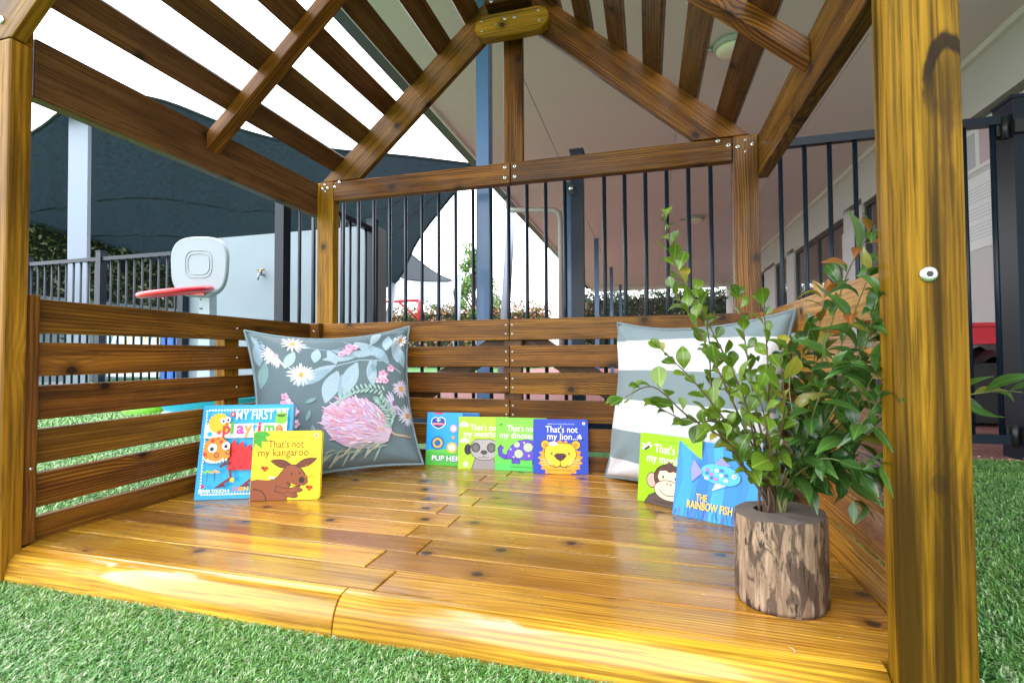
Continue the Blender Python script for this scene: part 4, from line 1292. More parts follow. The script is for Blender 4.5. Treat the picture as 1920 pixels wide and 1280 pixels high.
for x, z in ((0.19, 0.45), (0.85, 0.165)): b.p(leafp(x, z, 0.06, 0.025, rad(30)), '#b5381c'); b.p(leafp(x, z, 0.06, 0.025, rad(140)), '#93240f'); b.p(ell(x, z - 0.02, 0.02, 0.014), '#b5381c')
for t_, z in (('Its ears', 0.465), ('are too', 0.39), ('fluffy.', 0.315)): b.text(t_, 0.79, z, 0.145, '#b08f18', 0.045)
b.done()

# --- pup book
b = Book('sky blue board book with a shield badge, left end of the back row', (0.511, -0.0565), 0.03, 0.20, 0.190, 0.010, 0.11, '#29a3e2', '#1f8fd0', 0.006)
b.p(rect(0, 0, 1, 0.27), '#55b848'); b.p(ell(0.5, 0.27, 0.5, 0.04), '#6cc455')
b.p(rect(0.13, 0.965, 0.30, 0.995), '#d8343a'); b.p(rect(0.68, 0.93, 1.0, 0.99), '#1560a8')
sh = [(0.10, 0.87), (0.16, 0.90), (0.22, 0.885), (0.28, 0.90), (0.34, 0.87), (0.35, 0.79), (0.30, 0.73), (0.22, 0.695), (0.14, 0.73), (0.09, 0.79)]
b.o(sh, '#1e4fa3', '#f2f4f8', 0.014); b.p([(0.10, 0.80), (0.34, 0.80), (0.33, 0.755), (0.11, 0.755)], '#d8343a')
b.text('PAW PATROL', 0.115, 0.765, 0.21, '#ffffff', 0.03)
b.p(ell(0.19, 0.855, 0.012, 0.012), '#e9edf4'); b.p(ell(0.22, 0.865, 0.012, 0.012), '#e9edf4'); b.p(ell(0.25, 0.855, 0.012, 0.012), '#e9edf4'); b.p(ell(0.22, 0.835, 0.02, 0.016), '#e9edf4')
for x, z, r, c in ((0.22, 0.42, 0.13, '#2c6fb5'), (0.22, 0.42, 0.095, '#f2b81c'), (0.22, 0.42, 0.06, '#2c6fb5'), (0.50, 0.34, 0.10, '#f2b81c'), (0.50, 0.34, 0.065, '#fafafa'), (0.52, 0.70, 0.07, '#e7a0b8'), (0.52, 0.70, 0.045, '#fafafa'), (0.52, 0.53, 0.03, '#f2a01c')):
    b.p(ell(x, z, r, r), c)
b.text('PUP HEROES', 0.115, 0.085, 0.80, '#1a2f7a', 0.10, 0.05); b.text('PUP HEROES', 0.12, 0.088, 0.79, '#ffffff', 0.10, 0.012)
b.done()

# --- meerkat
b = Book('lime green board book with a grey meerkat face in the back row', (0.650, -0.0865), 0.14, 0.18, 0.181, 0.012, 0.115, '#a6ce1e', '#94bd18', 0.006)
for x, z in ((0.10, 0.84), (0.12, 0.53)):
    for dx, dz, r in ((-0.05, 0, 0.04), (0.0, 0.02, 0.05), (0.05, 0.0, 0.045)): b.p(ell(x + dx, z + dz, r, r * 0.9), '#f1f4e6')
b.text("That's not", 0.23, 0.74, 0.56, '#f7f9ee', 0.12); b.text('my meerkat...', 0.10, 0.615, 0.80, '#f7f9ee', 0.12)
b.p(ell(0.19, 0.37, 0.075, 0.105), '#2a2523')
b.o([(0.27, 0.0), (0.34, 0.2), (0.70, 0.2), (0.78, 0.0)], '#938b8a')
b.o([(0.24, 0.36), (0.27, 0.50), (0.36, 0.565), (0.50, 0.555), (0.62, 0.57), (0.76, 0.52), (0.80, 0.38), (0.76, 0.25), (0.62, 0.18), (0.42, 0.18), (0.29, 0.25)], '#aaa3a2')
for x in (0.345, 0.655): b.o(ell(x, 0.41, 0.078, 0.082), '#5d5756'); b.p(ell(x, 0.405, 0.05, 0.055), '#6f6968')
b.p(ell(0.51, 0.32, 0.068, 0.042), '#4a4443'); b.p(stroke([(0.51, 0.29), (0.51, 0.245)], 0.01), '#4a4443'); b.p(stroke(arc(0.455, 0.25, 0.055, 0.03, 200, 360), 0.01), '#4a4443'); b.p(stroke(arc(0.565, 0.25, 0.055, 0.03, 180, 340), 0.01), '#4a4443')
b.p(star(0.15, 0.09, 0.035, 0.065, 7), '#f1f4e6'); b.p(ell(0.15, 0.09, 0.02, 0.02), '#c9d86a')
b.done()

# --- dinosaur
b = Book('green board book with a purple dinosaur beside the blue lion book', (0.783, -0.0745), 0.055, 0.18, 0.181, 0.013, 0.12, '#7cc93c', '#5fb52c', 0.006)
b.p(rect(0, 0, 1, 0.30), '#5fc94a'); b.p(rect(0, 0.0, 1, 0.12), '#53c05a')
b.text("That's not", 0.22, 0.74, 0.56, '#f7f9ee', 0.12); b.text('my dinosaur...', 0.08, 0.61, 0.84, '#f7f9ee', 0.12)
b.p(leafp(0.06, 0.85, 0.08, 0.012, rad(20)), '#22391a')
b.p(stroke([(0.34, 0.265), (0.18, 0.25), (0.10, 0.30), (0.085, 0.40), (0.13, 0.455)], 0.10), '#2f1c66'); b.p(stroke([(0.36, 0.265), (0.18, 0.25), (0.105, 0.30), (0.09, 0.40), (0.13, 0.445)], 0.082), '#5a3fb0')
for x in (0.40, 0.80): b.o(rect(x - 0.07, 0.14, x + 0.08, 0.28), '#5a3fb0', '#2f1c66')
b.o([(0.22, 0.24), (0.24, 0.36), (0.33, 0.48), (0.46, 0.56), (0.62, 0.585), (0.80, 0.55), (0.94, 0.46), (1.0, 0.36), (1.0, 0.24), (0.6, 0.21)], '#6546bd', '#2f1c66')
for x, z, r in ((0.64, 0.445, 0.09), (0.46, 0.32, 0.085), (0.84, 0.33, 0.085), (0.42, 0.49, 0.06), (0.88, 0.50, 0.06)): b.o(ell(x, z, r, r * 0.92), '#b5c9a0', '#3a2a78', 0.008)
for x, z in ((0.30, 0.40), (0.56, 0.53), (0.66, 0.29), (0.75, 0.47), (0.36, 0.26), (0.93, 0.40)): b.p(ell(x, z, 0.018, 0.018), '#d9c8ee')
b.text('Its spots are too rough.', 0.30, 0.065, 0.5, '#39802c', 0.035)
b.done()

# --- lion
b = Book('royal blue board book with an orange lion face, right end of back row', (0.9235, -0.0905), 0.14, 0.183, 0.181, 0.016, 0.12, '#1b3fb4', '#17359a', 0.007)
b.text('usborne touchy-feely books', 0.25, 0.90, 0.50, '#b9c8ee', 0.032)
b.text("That's not", 0.22, 0.755, 0.59, '#f5f7fb', 0.125); b.text('my lion...', 0.25, 0.625, 0.56, '#f5f7fb', 0.125)
b.p(ell(0.92, 0.925, 0.026, 0.026), '#f5f7fb'); b.p(ell(0.92, 0.925, 0.013, 0.013), '#1b3fb4')
for a in (135, 115, 95): b.p(leafp(0.88, 0.64, 0.10, 0.014, rad(a + 20)), '#f5f7fb')
b.p(ell(0.905, 0.625, 0.022, 0.014), '#101a40')
mane = star(0.49, 0.27, 0.355, 0.415, 21, 0.1, 0.86)
mane = [(x, max(0.0, z)) for x, z in mane]
b.p(mane, '#ef9a1f'); b.p(star(0.49, 0.28, 0.31, 0.34, 24, 0.0, 0.9), '#f2a826')
for x in (0.215, 0.775): b.o(ell(x, 0.53, 0.075, 0.075), '#f2b526'); b.p(ell(x, 0.525, 0.04, 0.04), '#e58a1c')
b.o([(0.20, 0.34), (0.22, 0.47), (0.30, 0.545), (0.49, 0.56), (0.68, 0.545), (0.76, 0.47), (0.78, 0.34), (0.72, 0.20), (0.60, 0.125), (0.49, 0.145), (0.38, 0.125), (0.26, 0.20)], '#f7c52c')
for dx in (-0.045, 0.0, 0.045): b.p(ell(0.36 + dx, 0.545, 0.035, 0.035), '#f4f1e6')
for x in (0.335, 0.65): b.p(ell(x, 0.37, 0.014, 0.024), '#2a1a14')
b.p([(0.37, 0.335), (0.42, 0.375), (0.56, 0.375), (0.61, 0.335), (0.56, 0.27), (0.50, 0.235), (0.48, 0.235), (0.42, 0.27)], '#4a2630')
b.p(stroke([(0.49, 0.24), (0.49, 0.175)], 0.012), '#2a1a14'); b.p(stroke(arc(0.425, 0.185, 0.065, 0.06, 190, 350), 0.012), '#2a1a14'); b.p(stroke(arc(0.555, 0.185, 0.065, 0.06, 190, 350), 0.012), '#2a1a14')
for s_ in (-1, 1):
    for k in range(3): b.p(stroke([(0.49 + s_ * 0.15, 0.24 - 0.03 * k), (0.49 + s_ * 0.36, 0.265 - 0.055 * k)], 0.007), '#f6e6b8')
b.text('Its nose is too fuzzy.', 0.27, 0.06, 0.44, '#9c5a12', 0.034)
b.done()

# --- monkey
b = Book('lime green board book with a dark brown monkey leaning on the striped cushion', (1.268, -0.3185), -0.59, 0.18, 0.183, 0.014, 0.105, '#97cc1c', '#86bb16', 0.006)
b.text('usborne touchy-feely books', 0.30, 0.90, 0.5, '#5f8a12', 0.03)
b.text("That's not", 0.25, 0.745, 0.58, '#f7f9ee', 0.125); b.text('my monkey...', 0.13, 0.60, 0.76, '#f7f9ee', 0.125)
for a in (20, 60, 150, 200): b.p(leafp(0.12, 0.80, 0.10, 0.022, rad(a)), '#e8eddb')
b.p(stroke([(0.08, 0.76), (0.17, 0.82)], 0.03), '#2f3f18')
b.o([(0.12, 0.0), (0.20, 0.12), (0.34, 0.19), (0.68, 0.19), (0.84, 0.12), (0.92, 0.0)], '#5b4b44')
for x in (0.235, 0.80): b.o(ell(x, 0.34, 0.085, 0.10), '#cfa79a')
b.o(ell(0.52, 0.40, 0.245, 0.195), '#5b4038'); b.p(star(0.52, 0.575, 0.05, 0.075, 7), '#5b4038')
b.o([(0.33, 0.40), (0.36, 0.49), (0.46, 0.51), (0.52, 0.485), (0.58, 0.51), (0.68, 0.49), (0.71, 0.40), (0.66, 0.33), (0.38, 0.33)], '#ecd2b4', '#4a342c', 0.006)
b.o(ell(0.52, 0.235, 0.235, 0.135), '#ecd2b4')
for x in (0.42, 0.62): b.p(ell(x, 0.415, 0.015, 0.022), '#2a1a14')
for x in (0.49, 0.55): b.p(ell(x, 0.325, 0.012, 0.016), '#4a342c')
b.p(stroke(arc(0.52, 0.25, 0.15, 0.085, 190, 350), 0.011), '#2a1a14')
b.text('Its nose is too smooth.', 0.30, 0.045, 0.45, '#3f332e', 0.032)
b.done()

# --- rainbow fish (plain stand-in fish)
b = Book('bright blue book with yellow lettering and a fish, beside the log planter', (1.354, -0.4185), -0.447, 0.205, 0.186, 0.012, 0.30, '#1d86cf', '#1670b4', 0.005, 'picture_book')
for i, c in enumerate(('#2a98dc', '#1a78c2', '#35a5e2', '#1f8ad2', '#2f9bd8')):
    b.p([(0.0 + i * 0.2, 0.0), (0.16 + i * 0.2, 0.0), (0.22 + i * 0.18, 0.55), (0.12 + i * 0.2, 1.0), (0.02 + i * 0.2, 1.0), (0.08 + i * 0.19, 0.5)], c)
for i in range(18):
    x = 0.02 + i * 0.056; b.p(leafp(x, 0.0, 0.10 + 0.09 * ((i * 7) % 5) / 5, 0.012, rad(80 + (i * 37) % 24)), ('#3a5fb4', '#5b6fc0', '#2a8a9c')[i % 3])
b.o(ell(0.52, 0.60, 0.23, 0.13, rad(-8)), '#4fb7de', '#1a5f9c', 0.008)
b.o([(0.32, 0.60), (0.20, 0.76), (0.17, 0.62), (0.20, 0.46)], '#8d8fd6', '#1a5f9c', 0.006)
b.o([(0.44, 0.72), (0.52, 0.82), (0.64, 0.72)], '#8d8fd6', '#1a5f9c', 0.006); b.o([(0.48, 0.49), (0.44, 0.38), (0.60, 0.47)], '#b8d8ee', '#1a5f9c', 0.006)
for i in range(14):
    x = 0.37 + 0.055 * (i % 5); z = 0.535 + 0.055 * (i // 5) + 0.01 * (i % 2); b.p(ell(x, z, 0.024, 0.022), ('#e9eef4', '#3a6fc4', '#b86ac0', '#5fc9c9')[i % 4])
b.p(ell(0.68, 0.60, 0.024, 0.026), '#fafafa'); b.p(ell(0.685, 0.60, 0.011, 0.012), '#16222e')
b.text('THE', 0.27, 0.235, 0.13, '#f2c41c', 0.085, 0.02); b.text('RAINBOW FISH', 0.17, 0.125, 0.52, '#f2c41c', 0.10, 0.02)
b.done()

# ------------------------------------------------------------------ cushions


def cushion_mat(name, base, stripes=None):
    k = NT(name)
    P = k.obj(); sep = k.n('ShaderNodeSeparateXYZ'); k.t.links.new(P, sep.inputs[0])
    weave = k.noise(k.vec('MULTIPLY', P, (1, 1, 1)), 900, 2)
    if stripes:
        edges, ca, cb = stripes
        tot = None
        for e in edges:
            g = k.math('GREATER_THAN', sep.outputs[2], e)
            tot = g if tot is None else k.math('ADD', tot, g)
        par = k.math('MODULO', tot, 2.0)
        c = k.mix(par, ca, cb)
    else:
        c = k.mix(k.ramp(k.noise(P, 5, 2), 0.3, 0.7, 0, 0.3), base, tuple(x * 0.75 for x in base))
    k.col(c); k.set(Roughness=0.85, Sheen_Weight=0.15); k.bump(weave, 0.25, 0.0008)
    return k.m


class Cushion:
    def __init__(s, label, foot, yaw, tilt, hw, hh, T_, mat, pipe, roll=0.0, seed=0, sag=0.035, name='cushion'):
        s.hw, s.hh, s.T, s.sag, s.seed = hw, hh, T_, sag, seed
        s.root = thing(name, label, 'cushion', foot)
        s.root.rotation_euler = (Matrix.Rotation(yaw, 3, 'Z') @ Matrix.Rotation(-tilt, 3, 'X') @ Matrix.Rotation(roll, 3, 'Y')).to_euler()
        N = 40
        g = MB()
        for side in (-1, 1):
            o = len(g.v)
            for j in range(N + 1):
                for i in range(N + 1):
                    g.v.append(tuple(s.pt(-1 + 2 * i / N, -1 + 2 * j / N, side)))
            for j in range(N):
                for i in range(N):
                    a = o + j * (N + 1) + i
                    q = (a, a + 1, a + N + 2, a + N + 1)
                    g.face(q if side < 0 else q[::-1], mat, True)
        me = g.mesh('cover')
        bm = bmesh.new(); bm.from_mesh(me); bmesh.ops.remove_doubles(bm, verts=bm.verts, dist=0.0005); bm.to_mesh(me); bm.free()
        link('cover', me, s.root)
        pp = MB(); ring_ = []
        M_ = 44
        for a, b_ in ([(-1 + 2 * i / M_, -1) for i in range(M_)] + [(1, -1 + 2 * i / M_) for i in range(M_)] + [(1 - 2 * i / M_, 1) for i in range(M_)] + [(-1, 1 - 2 * i / M_) for i in range(M_)]):
            p = s.pt(a, b_, -1); d_ = Vector((p.x, 0, p.z - s.hh)); ring_.append(p + d_.normalized() * 0.003)
        pp.tube(ring_, 0.0042, pipe, 6, closed=True); pp.build('piping', s.root)
        s.mb = MB(); s.k = 0

    def pt(s, u, v, side, off=0.0):
        k = 0.115
        x = s.hw * u * (1 - k * (1 - v * v))
        z = s.hh * v * (1 - (k + (s.sag if v > 0 else -0.03)) * (1 - u * u))
        t = max(0.0, (1 - u * u) * (1 - v * v)) ** 0.38 * s.T
        # soft folds running in from the corners
        fold = 0.0
        for cu, cv in ((-1, 1), (1, 1), (-1, -1), (1, -1)):
            du, dv = u - cu, v - cv; r_ = math.hypot(du, dv)
            ang = math.atan2(dv, du)
            fold += math.exp(-((r_ - 0.35) / 0.25) ** 2) * math.sin(ang * 9 + s.seed + cu * 2 + cv) * 0.0075
        fold += 0.006 * math.sin(u * 5 + s.seed) * math.cos(v * 4 + s.seed * 2)
        t += fold * min(1, t / 0.02)
        y = side * t - (off if side < 0 else 0)
        corner = (abs(u) * abs(v)) ** 8
        return Vector((x, y - 0.012 * corner * 0, z + s.hh))

    def leaf(s, u, v, L, wd, ang, col, bend=0.0, n=10, pw=0.8, m=2):
        """a printed leaf or petal: a strip that follows the cushion surface (lengths in u,v units)"""
        off = 0.0007 + 0.000022 * s.k; s.k += 1
        o = len(s.mb.v); mt = fm(col); row = 2 * m + 1
        x, y, a = u, v, ang
        for i in range(n + 1):
            wv = wd * math.sin(math.pi * min(max(i / n, 0.02), 0.985)) ** pw
            for j in range(-m, m + 1):
                q = wv * j / m
                uu = min(max(x - math.sin(a) * q, -0.985), 0.985); vv = min(max(y + math.cos(a) * q, -0.985), 0.985)
                s.mb.v.append(tuple(s.pt(uu, vv, -1, off)))
            x += math.cos(a) * L / n; y += math.sin(a) * L / n; a += bend / n
        for i in range(n):
            for j in range(row - 1):
                q = o + i * row + j; s.mb.face((q, q + row, q + row + 1, q + 1), mt, True)

    def line(s, pts, wd, col):
        """a printed stem through a few (u, v) points"""
        off = 0.0007 + 0.000022 * s.k; s.k += 1
        P_ = []
        for i in range(len(pts) - 1):
            for t in range(6): P_.append((pts[i][0] + (pts[i + 1][0] - pts[i][0]) * t / 6, pts[i][1] + (pts[i + 1][1] - pts[i][1]) * t / 6))
        P_.append(pts[-1]); st = stroke(P_, wd); n = len(P_); o = len(s.mb.v)
        for i in range(n): s.mb.v.append(tuple(s.pt(*st[i], -1, off))); s.mb.v.append(tuple(s.pt(*st[2 * n - 1 - i], -1, off)))
        for i in range(n - 1): q = o + 2 * i; s.mb.face((q, q + 2, q + 3, q + 1), fm(col), True)

    def done(s): s.mb.build('printed_flowers', s.root)


_fm = {}


def fm(h):
    if h not in _fm:
        k = NT('fabric_print_' + h.strip('#')); c = srgb(h)
        n = k.noise(k.obj(), 160, 3)
        k.col(k.mix(k.ramp(n, 0.35, 0.7, 0, 0.4), c, tuple(x * 0.72 for x in c))); k.set(Roughness=0.85)
        _fm[h] = k.m
    return _fm[h]


M_CUSH = cushion_mat('slate_green_cotton', (0.125, 0.182, 0.21))
M_PIPE = cushion_mat('pale_blue_piping', (0.22, 0.32, 0.37))
c = Cushion('slate grey cushion printed with pale leaves and a pink protea flower', (0.318, -0.285, 0.004), 0.707, 0.23, 0.272, 0.252, 0.085, M_CUSH, M_PIPE, -0.045, 1.0, 0.05, 'floral_cushion')
q = random.Random(5)
LB, LB2, LG = '#a6bccb', '#93adbf', '#7f9fa4'
# long stems with eucalyptus leaves across the upper half
c.line([(0.88, 0.28), (0.62, 0.50), (0.30, 0.56), (0.02, 0.50), (-0.35, 0.32)], 0.014, LB)
c.line([(0.62, 0.50), (0.42, 0.72), (0.10, 0.90)], 0.012, LB2)
c.line([(-0.30, 0.80), (-0.05, 0.74), (0.12, 0.80)], 0.010, LB2)
for u, v, L, w_, a, bd_, col in ((-0.02, 0.50, 0.52, 0.075, 205, 0.3, LB), (-0.10, 0.44, 0.50, 0.085, 212, -0.2, LB2), (0.00, 0.40, 0.52, 0.11, 245, 0.15, LB), (0.05, 0.34, 0.52, 0.09, 275, -0.1, LB2), (0.26, 0.52, 0.52, 0.105, 243, 0.3, LB), (0.44, 0.54, 0.42, 0.07, 272, 0, LB), (0.52, 0.54, 0.30, 0.05, 245, 0, LB2),
                              (0.62, 0.56, 0.50, 0.075, 138, 0.1, LB), (0.70, 0.46, 0.46, 0.07, 130, 0, LB2), (0.50, 0.64, 0.42, 0.06, 172, 0.2, LB), (0.22, 0.60, 0.40, 0.055, 175, 0.2, LB), (0.83, 0.45, 0.42, 0.075, 95, 0, LB), (0.93, 0.36, 0.34, 0.06, 105, 0, LB2), (0.45, 0.80, 0.30, 0.06, 60, 0, LB), (0.66, 0.66, 0.26, 0.07, 80, 0, LB), (0.80, 0.70, 0.22, 0.05, 60, 0, LB),
                              (-0.22, 0.78, 0.24, 0.06, 255, 0, LB), (-0.10, 0.76, 0.26, 0.06, 290, 0, LB), (-0.30, 0.80, 0.34, 0.05, 165, 0, LB2), (-0.50, 0.72, 0.30, 0.06, 240, 0, LB), (-0.05, 0.76, 0.36, 0.045, 330, 0.2, LB2), (-0.86, 0.55, 0.36, 0.06, 255, 0, LG), (-0.93, 0.8, 0.3, 0.06, 270, 0, LB2), (-0.95, 0.92, 0.22, 0.05, 300, 0, LB2)):
    c.leaf(u, v, L, w_, rad(a), col, bd_)
# daisies


def daisy(u, v, r_, n, col1, col2, ctr, a0=0, a1=360):
    for i in range(n):
        a = rad(a0 + (a1 - a0) * i / n + q.uniform(-5, 5))
        c.leaf(u + 0.02 * math.cos(a), v + 0.02 * math.sin(a), r_ * q.uniform(0.8, 1.1), 0.013, a, col1 if i % 2 else col2, q.uniform(-0.3, 0.3), 5, 0.6, 1)
    for i in range(5): c.leaf(u - 0.03, v - 0.02 + 0.01 * i, 0.06, 0.014, q.uniform(-0.4, 0.4), ctr, 0, 4, 0.5, 1)


daisy(-0.46, 0.36, 0.155, 26, '#dfe6ea', '#c9d2de', '#d9a53c')
daisy(-0.72, 0.66, 0.17, 18, '#dcdbe8', '#c8c6da', '#b9a7b8', 120, 300)
daisy(-0.50, 0.86, 0.13, 14, '#e2dfe6', '#d7cbd8', '#d9a53c')
daisy(0.86, 0.05, 0.12, 20, '#c9b8d6', '#ddd2e4', '#d9a53c')
daisy(0.74, -0.16, 0.17, 20, '#d5cbe2', '#bfb2d2', '#7c6a86', 100, 320)
daisy(0.92, -0.34, 0.15, 18, '#d9d2e2', '#bfc6da', '#d9863c')
daisy(0.88, 0.78, 0.09, 12, '#e8e2ea', '#d9cfe0', '#d9a53c')
# small pink wax flowers


def wax(u, v, r_):
    for i in range(5):
        a = i * 2 * math.pi / 5 + q.uniform(-0.2, 0.2)
        c.leaf(u, v, r_, r_ * 0.42, a, q.choice(('#e2b3cd', '#d99fc0', '#e9c6da')), 0, 5, 0.5, 1)
    c.leaf(u - 0.015, v, 0.03, 0.012, 0, '#c05a8a', 0, 4, 0.5, 1)


for u, v, r_ in ((-0.66, -0.05, 0.085), (-0.58, -0.16, 0.07), (-0.68, 0.06, 0.05), (-0.56, -0.32, 0.06), (0.60, 0.28, 0.075), (0.72, 0.36, 0.06), (0.54, 0.20, 0.06), (0.63, 0.18, 0.05), (0.14, 0.72, 0.07), (0.23, 0.78, 0.06), (0.06, 0.68, 0.05), (0.16, 0.80, 0.05)): wax(u, v, r_)
for u, v, a in ((-0.44, -0.06, 20), (-0.38, -0.16, 250), (-0.36, -0.36, 280), (0.48, 0.34, 100), (0.42, 0.14, 230)): c.leaf(u, v, 0.15, 0.028, rad(a), LG)
# protea
c.line([(0.56, -0.50), (0.70, -0.60), (0.92, -0.64)], 0.03, '#b59a80')
c.leaf(0.62, -0.60, 0.92, 0.345, rad(155), '#cdb4cc', 0.0, 16, 0.5, 7)
pet = ['#d9b6cf', '#cf9fbf', '#e6cfe0', '#c9a9d4', '#d48fa6', '#dcc3d6', '#d7a3b4', '#c7b4d8']
n_ = 0
while n_ < 300:
    u0, v0 = q.uniform(-0.25, 0.62), q.uniform(-0.80, -0.02)
    du, dv = (u0 - 0.20) * 0.906 - (v0 + 0.40) * 0.42, (u0 - 0.20) * 0.42 + (v0 + 0.40) * 0.906
    if (du / 0.41) ** 2 + (dv / 0.31) ** 2 > 1: continue
    n_ += 1
    a = math.atan2(v0 + 0.66, u0 - 0.70); far = math.hypot(v0 + 0.6, u0 - 0.62)
    c.leaf(u0, v0, q.uniform(0.06, 0.15), q.uniform(0.007, 0.016), a + q.uniform(-0.35, 0.35), q.choice(pet if far > 0.3 else pet + ['#a9c4b8', '#cfae98', '#9fbdb0', '#d99a90']), q.uniform(-0.5, 0.5), 5, 0.7, 1)
for i in range(22):
    t = i / 21; c.leaf(0.62 - 0.04 * t + 0.06 * math.sin(t * 5), -0.50 + 0.52 * t - 0.1 * t * t, 0.10, 0.017, rad(60 + 110 * (i % 2)), '#9dbfb4' if i % 3 else '#86a9a2', 0, 5, 0.7, 1)
    c.leaf(0.60 - 0.62 * t, 0.02 - 0.10 * t + 0.10 * math.sin(t * 3.1), 0.09, 0.014, rad(110 + 110 * (i % 2)), '#a4c4b8', 0, 5, 0.7, 1)
for i in range(26):
    t = i / 25; c.leaf(0.56 - 0.80 * t, -0.74 - 0.10 * t + 0.04 * (i % 3), q.uniform(0.16, 0.24), 0.014, rad(185 + 18 * (i % 4)), ('#8a9a86', '#6f857c', '#b3ab92', '#93aaa0')[i % 4], 0.2, 6, 0.7, 1)
c.done()

hh = 0.252
edges = [2 * hh * f for f in (0.135, 0.315, 0.50, 0.68, 0.865)]
M_STRIPE = cushion_mat('blue_grey_and_white_stripe', None, (edges, (0.58, 0.59, 0.63), (0.17, 0.225, 0.245)))
c2 = Cushion('cushion with broad white and blue grey stripes behind the potted branches', (1.383, -0.262, 0.004), -0.69, 0.13, 0.285, hh, 0.075, M_STRIPE, cushion_mat('blue_grey_piping', (0.15, 0.2, 0.22)), 0.0, 2.3, 0.03, 'striped_cushion')

# ------------------------------------------------------------------ log planter
LOG = Vector((1.503, -0.822, 0.0008)); LR, LH = 0.0675, 0.140


def bark_mat():
    k = NT('weathered_log_side')
    P = k.obj()
    st = k.noise(k.vec('MULTIPLY', P, (120, 120, 14)), 1, 4, 0.6, 0.4)
    pa = k.noise(k.vec('MULTIPLY', P, (42, 42, 12)), 1, 4, 0.68, 0.9)
    pb = k.noise(k.vec('MULTIPLY', P, (60, 60, 14)), 1, 4, 0.68, 0.6)
    fi = k.noise(k.vec('MULTIPLY', P, (330, 330, 14)), 1, 3)
    c = k.mix(k.ramp(st, 0.35, 0.65), (0.17, 0.11, 0.068), (0.34, 0.24, 0.155))
    c = k.mix(k.ramp(fi, 0.45, 0.7, 0, 0.6), c, (0.22, 0.13, 0.08))
    c = k.mix(k.ramp(pa, 0.475, 0.57, 0, 0.9), c, (0.055, 0.030, 0.019))
    c = k.mix(k.ramp(pb, 0.56, 0.63, 0, 0.95), c, (0.016, 0.010, 0.008))
    k.col(c); k.set(Roughness=0.7); k.bump(k.math('ADD', fi, k.math('MULTIPLY', pa, -2.0)), 0.5, 0.003)
    return k.m


def end_mat():
    k = NT('sawn_log_end')
    P = k.obj(); sep = k.n('ShaderNodeSeparateXYZ'); k.t.links.new(P, sep.inputs[0])
    r_ = k.vec('LENGTH', k.vec('MULTIPLY', P, (1, 1, 0)))
    rg = k.math('SINE', k.math('MULTIPLY', k.math('ADD', r_, k.math('MULTIPLY', k.noise(P, 40, 2), 0.006)), 2 * math.pi / 0.0045))
    n = k.noise(P, 70, 4)
    c = k.mix(k.math('MULTIPLY_ADD', rg, 0.2, 0.2), (0.15, 0.122, 0.105), (0.085, 0.068, 0.058))
    c = k.mix(k.ramp(n, 0.4, 0.7, 0, 0.5), c, (0.16, 0.12, 0.10))
    k.col(c); k.set(Roughness=0.85); k.bump(n, 0.4, 0.002)
    return k.m


lg = thing('log_planter', 'weathered log section used as a vase on the front of the deck', 'log planter', LOG)
mb = MB(); N = 48
m_b, m_e = bark_mat(), end_mat()
N = 96
rows = [(LH * k_ / 22, 0.985 if k_ in (0, 22) else 1.0) for k_ in range(23)]
_lr = random.Random(8); _ph = [(_lr.uniform(0, 6.28), _lr.randint(6, 40), _lr.uniform(4, 26)) for _ in range(22)]


def log_r(g, z, s_=1.0):
    rr = LR * s_ * (1 + 0.02 * math.sin(2 * g + 0.6) + 0.014 * math.sin(5 * g + 1))
    d_ = sum(math.sin(n_ * g + p_ + z * f_ + 0.8 * math.sin(z * 60 + p_)) / (n_ ** 0.6) for p_, n_, f_ in _ph)
    return rr + 0.0009 * d_ - 0.0016 * max(0.0, math.sin(7 * g + 9 * z + 1.0)) ** 14


for z, s_ in rows:
    for i in range(N):
        g = 2 * math.pi * i / N
        rr = log_r(g, z, s_)
        mb.v.append((rr * math.cos(g), rr * math.sin(g), z + (0.003 * math.cos(g) + 0.0008 * math.sin(9 * g) if z > 0.13 else 0)))
for k_ in range(len(rows) - 1):
    for i in range(N):
        j = (i + 1) % N; mb.face((k_ * N + i, k_ * N + j, (k_ + 1) * N + j, (k_ + 1) * N + i), m_b, True)
mb.face(list(range(N))[::-1], m_b)
mb.build('bark_side', lg)
mb = MB(); HOLE = (-0.017, 0.006)
o_ring = []
for i in range(N):
    g = 2 * math.pi * i / N
    rr = log_r(g, LH, 0.985)
    mb.v.append((rr * math.cos(g), rr * math.sin(g), LH + 0.003 * math.cos(g) + 0.0008 * math.sin(9 * g)))
for i in range(N):
    g = 2 * math.pi * i / N; mb.v.append((HOLE[0] + 0.02 * math.cos(g), HOLE[1] + 0.02 * math.sin(g), LH + 0.0005))
for i in range(N):
    g = 2 * math.pi * i / N; mb.v.append((HOLE[0] + 0.018 * math.cos(g), HOLE[1] + 0.018 * math.sin(g), LH - 0.06))
for i in range(N):
    j = (i + 1) % N; mb.face((i, j, N + j, N + i), m_e); mb.face((N + i, N + j, 2 * N + j, 2 * N + i), M_HEX)
mb.face([2 * N + i for i in range(N)], M_HEX)
mb.build('sawn_top', lg)

# ------------------------------------------------------------------ leafy branches standing in the log


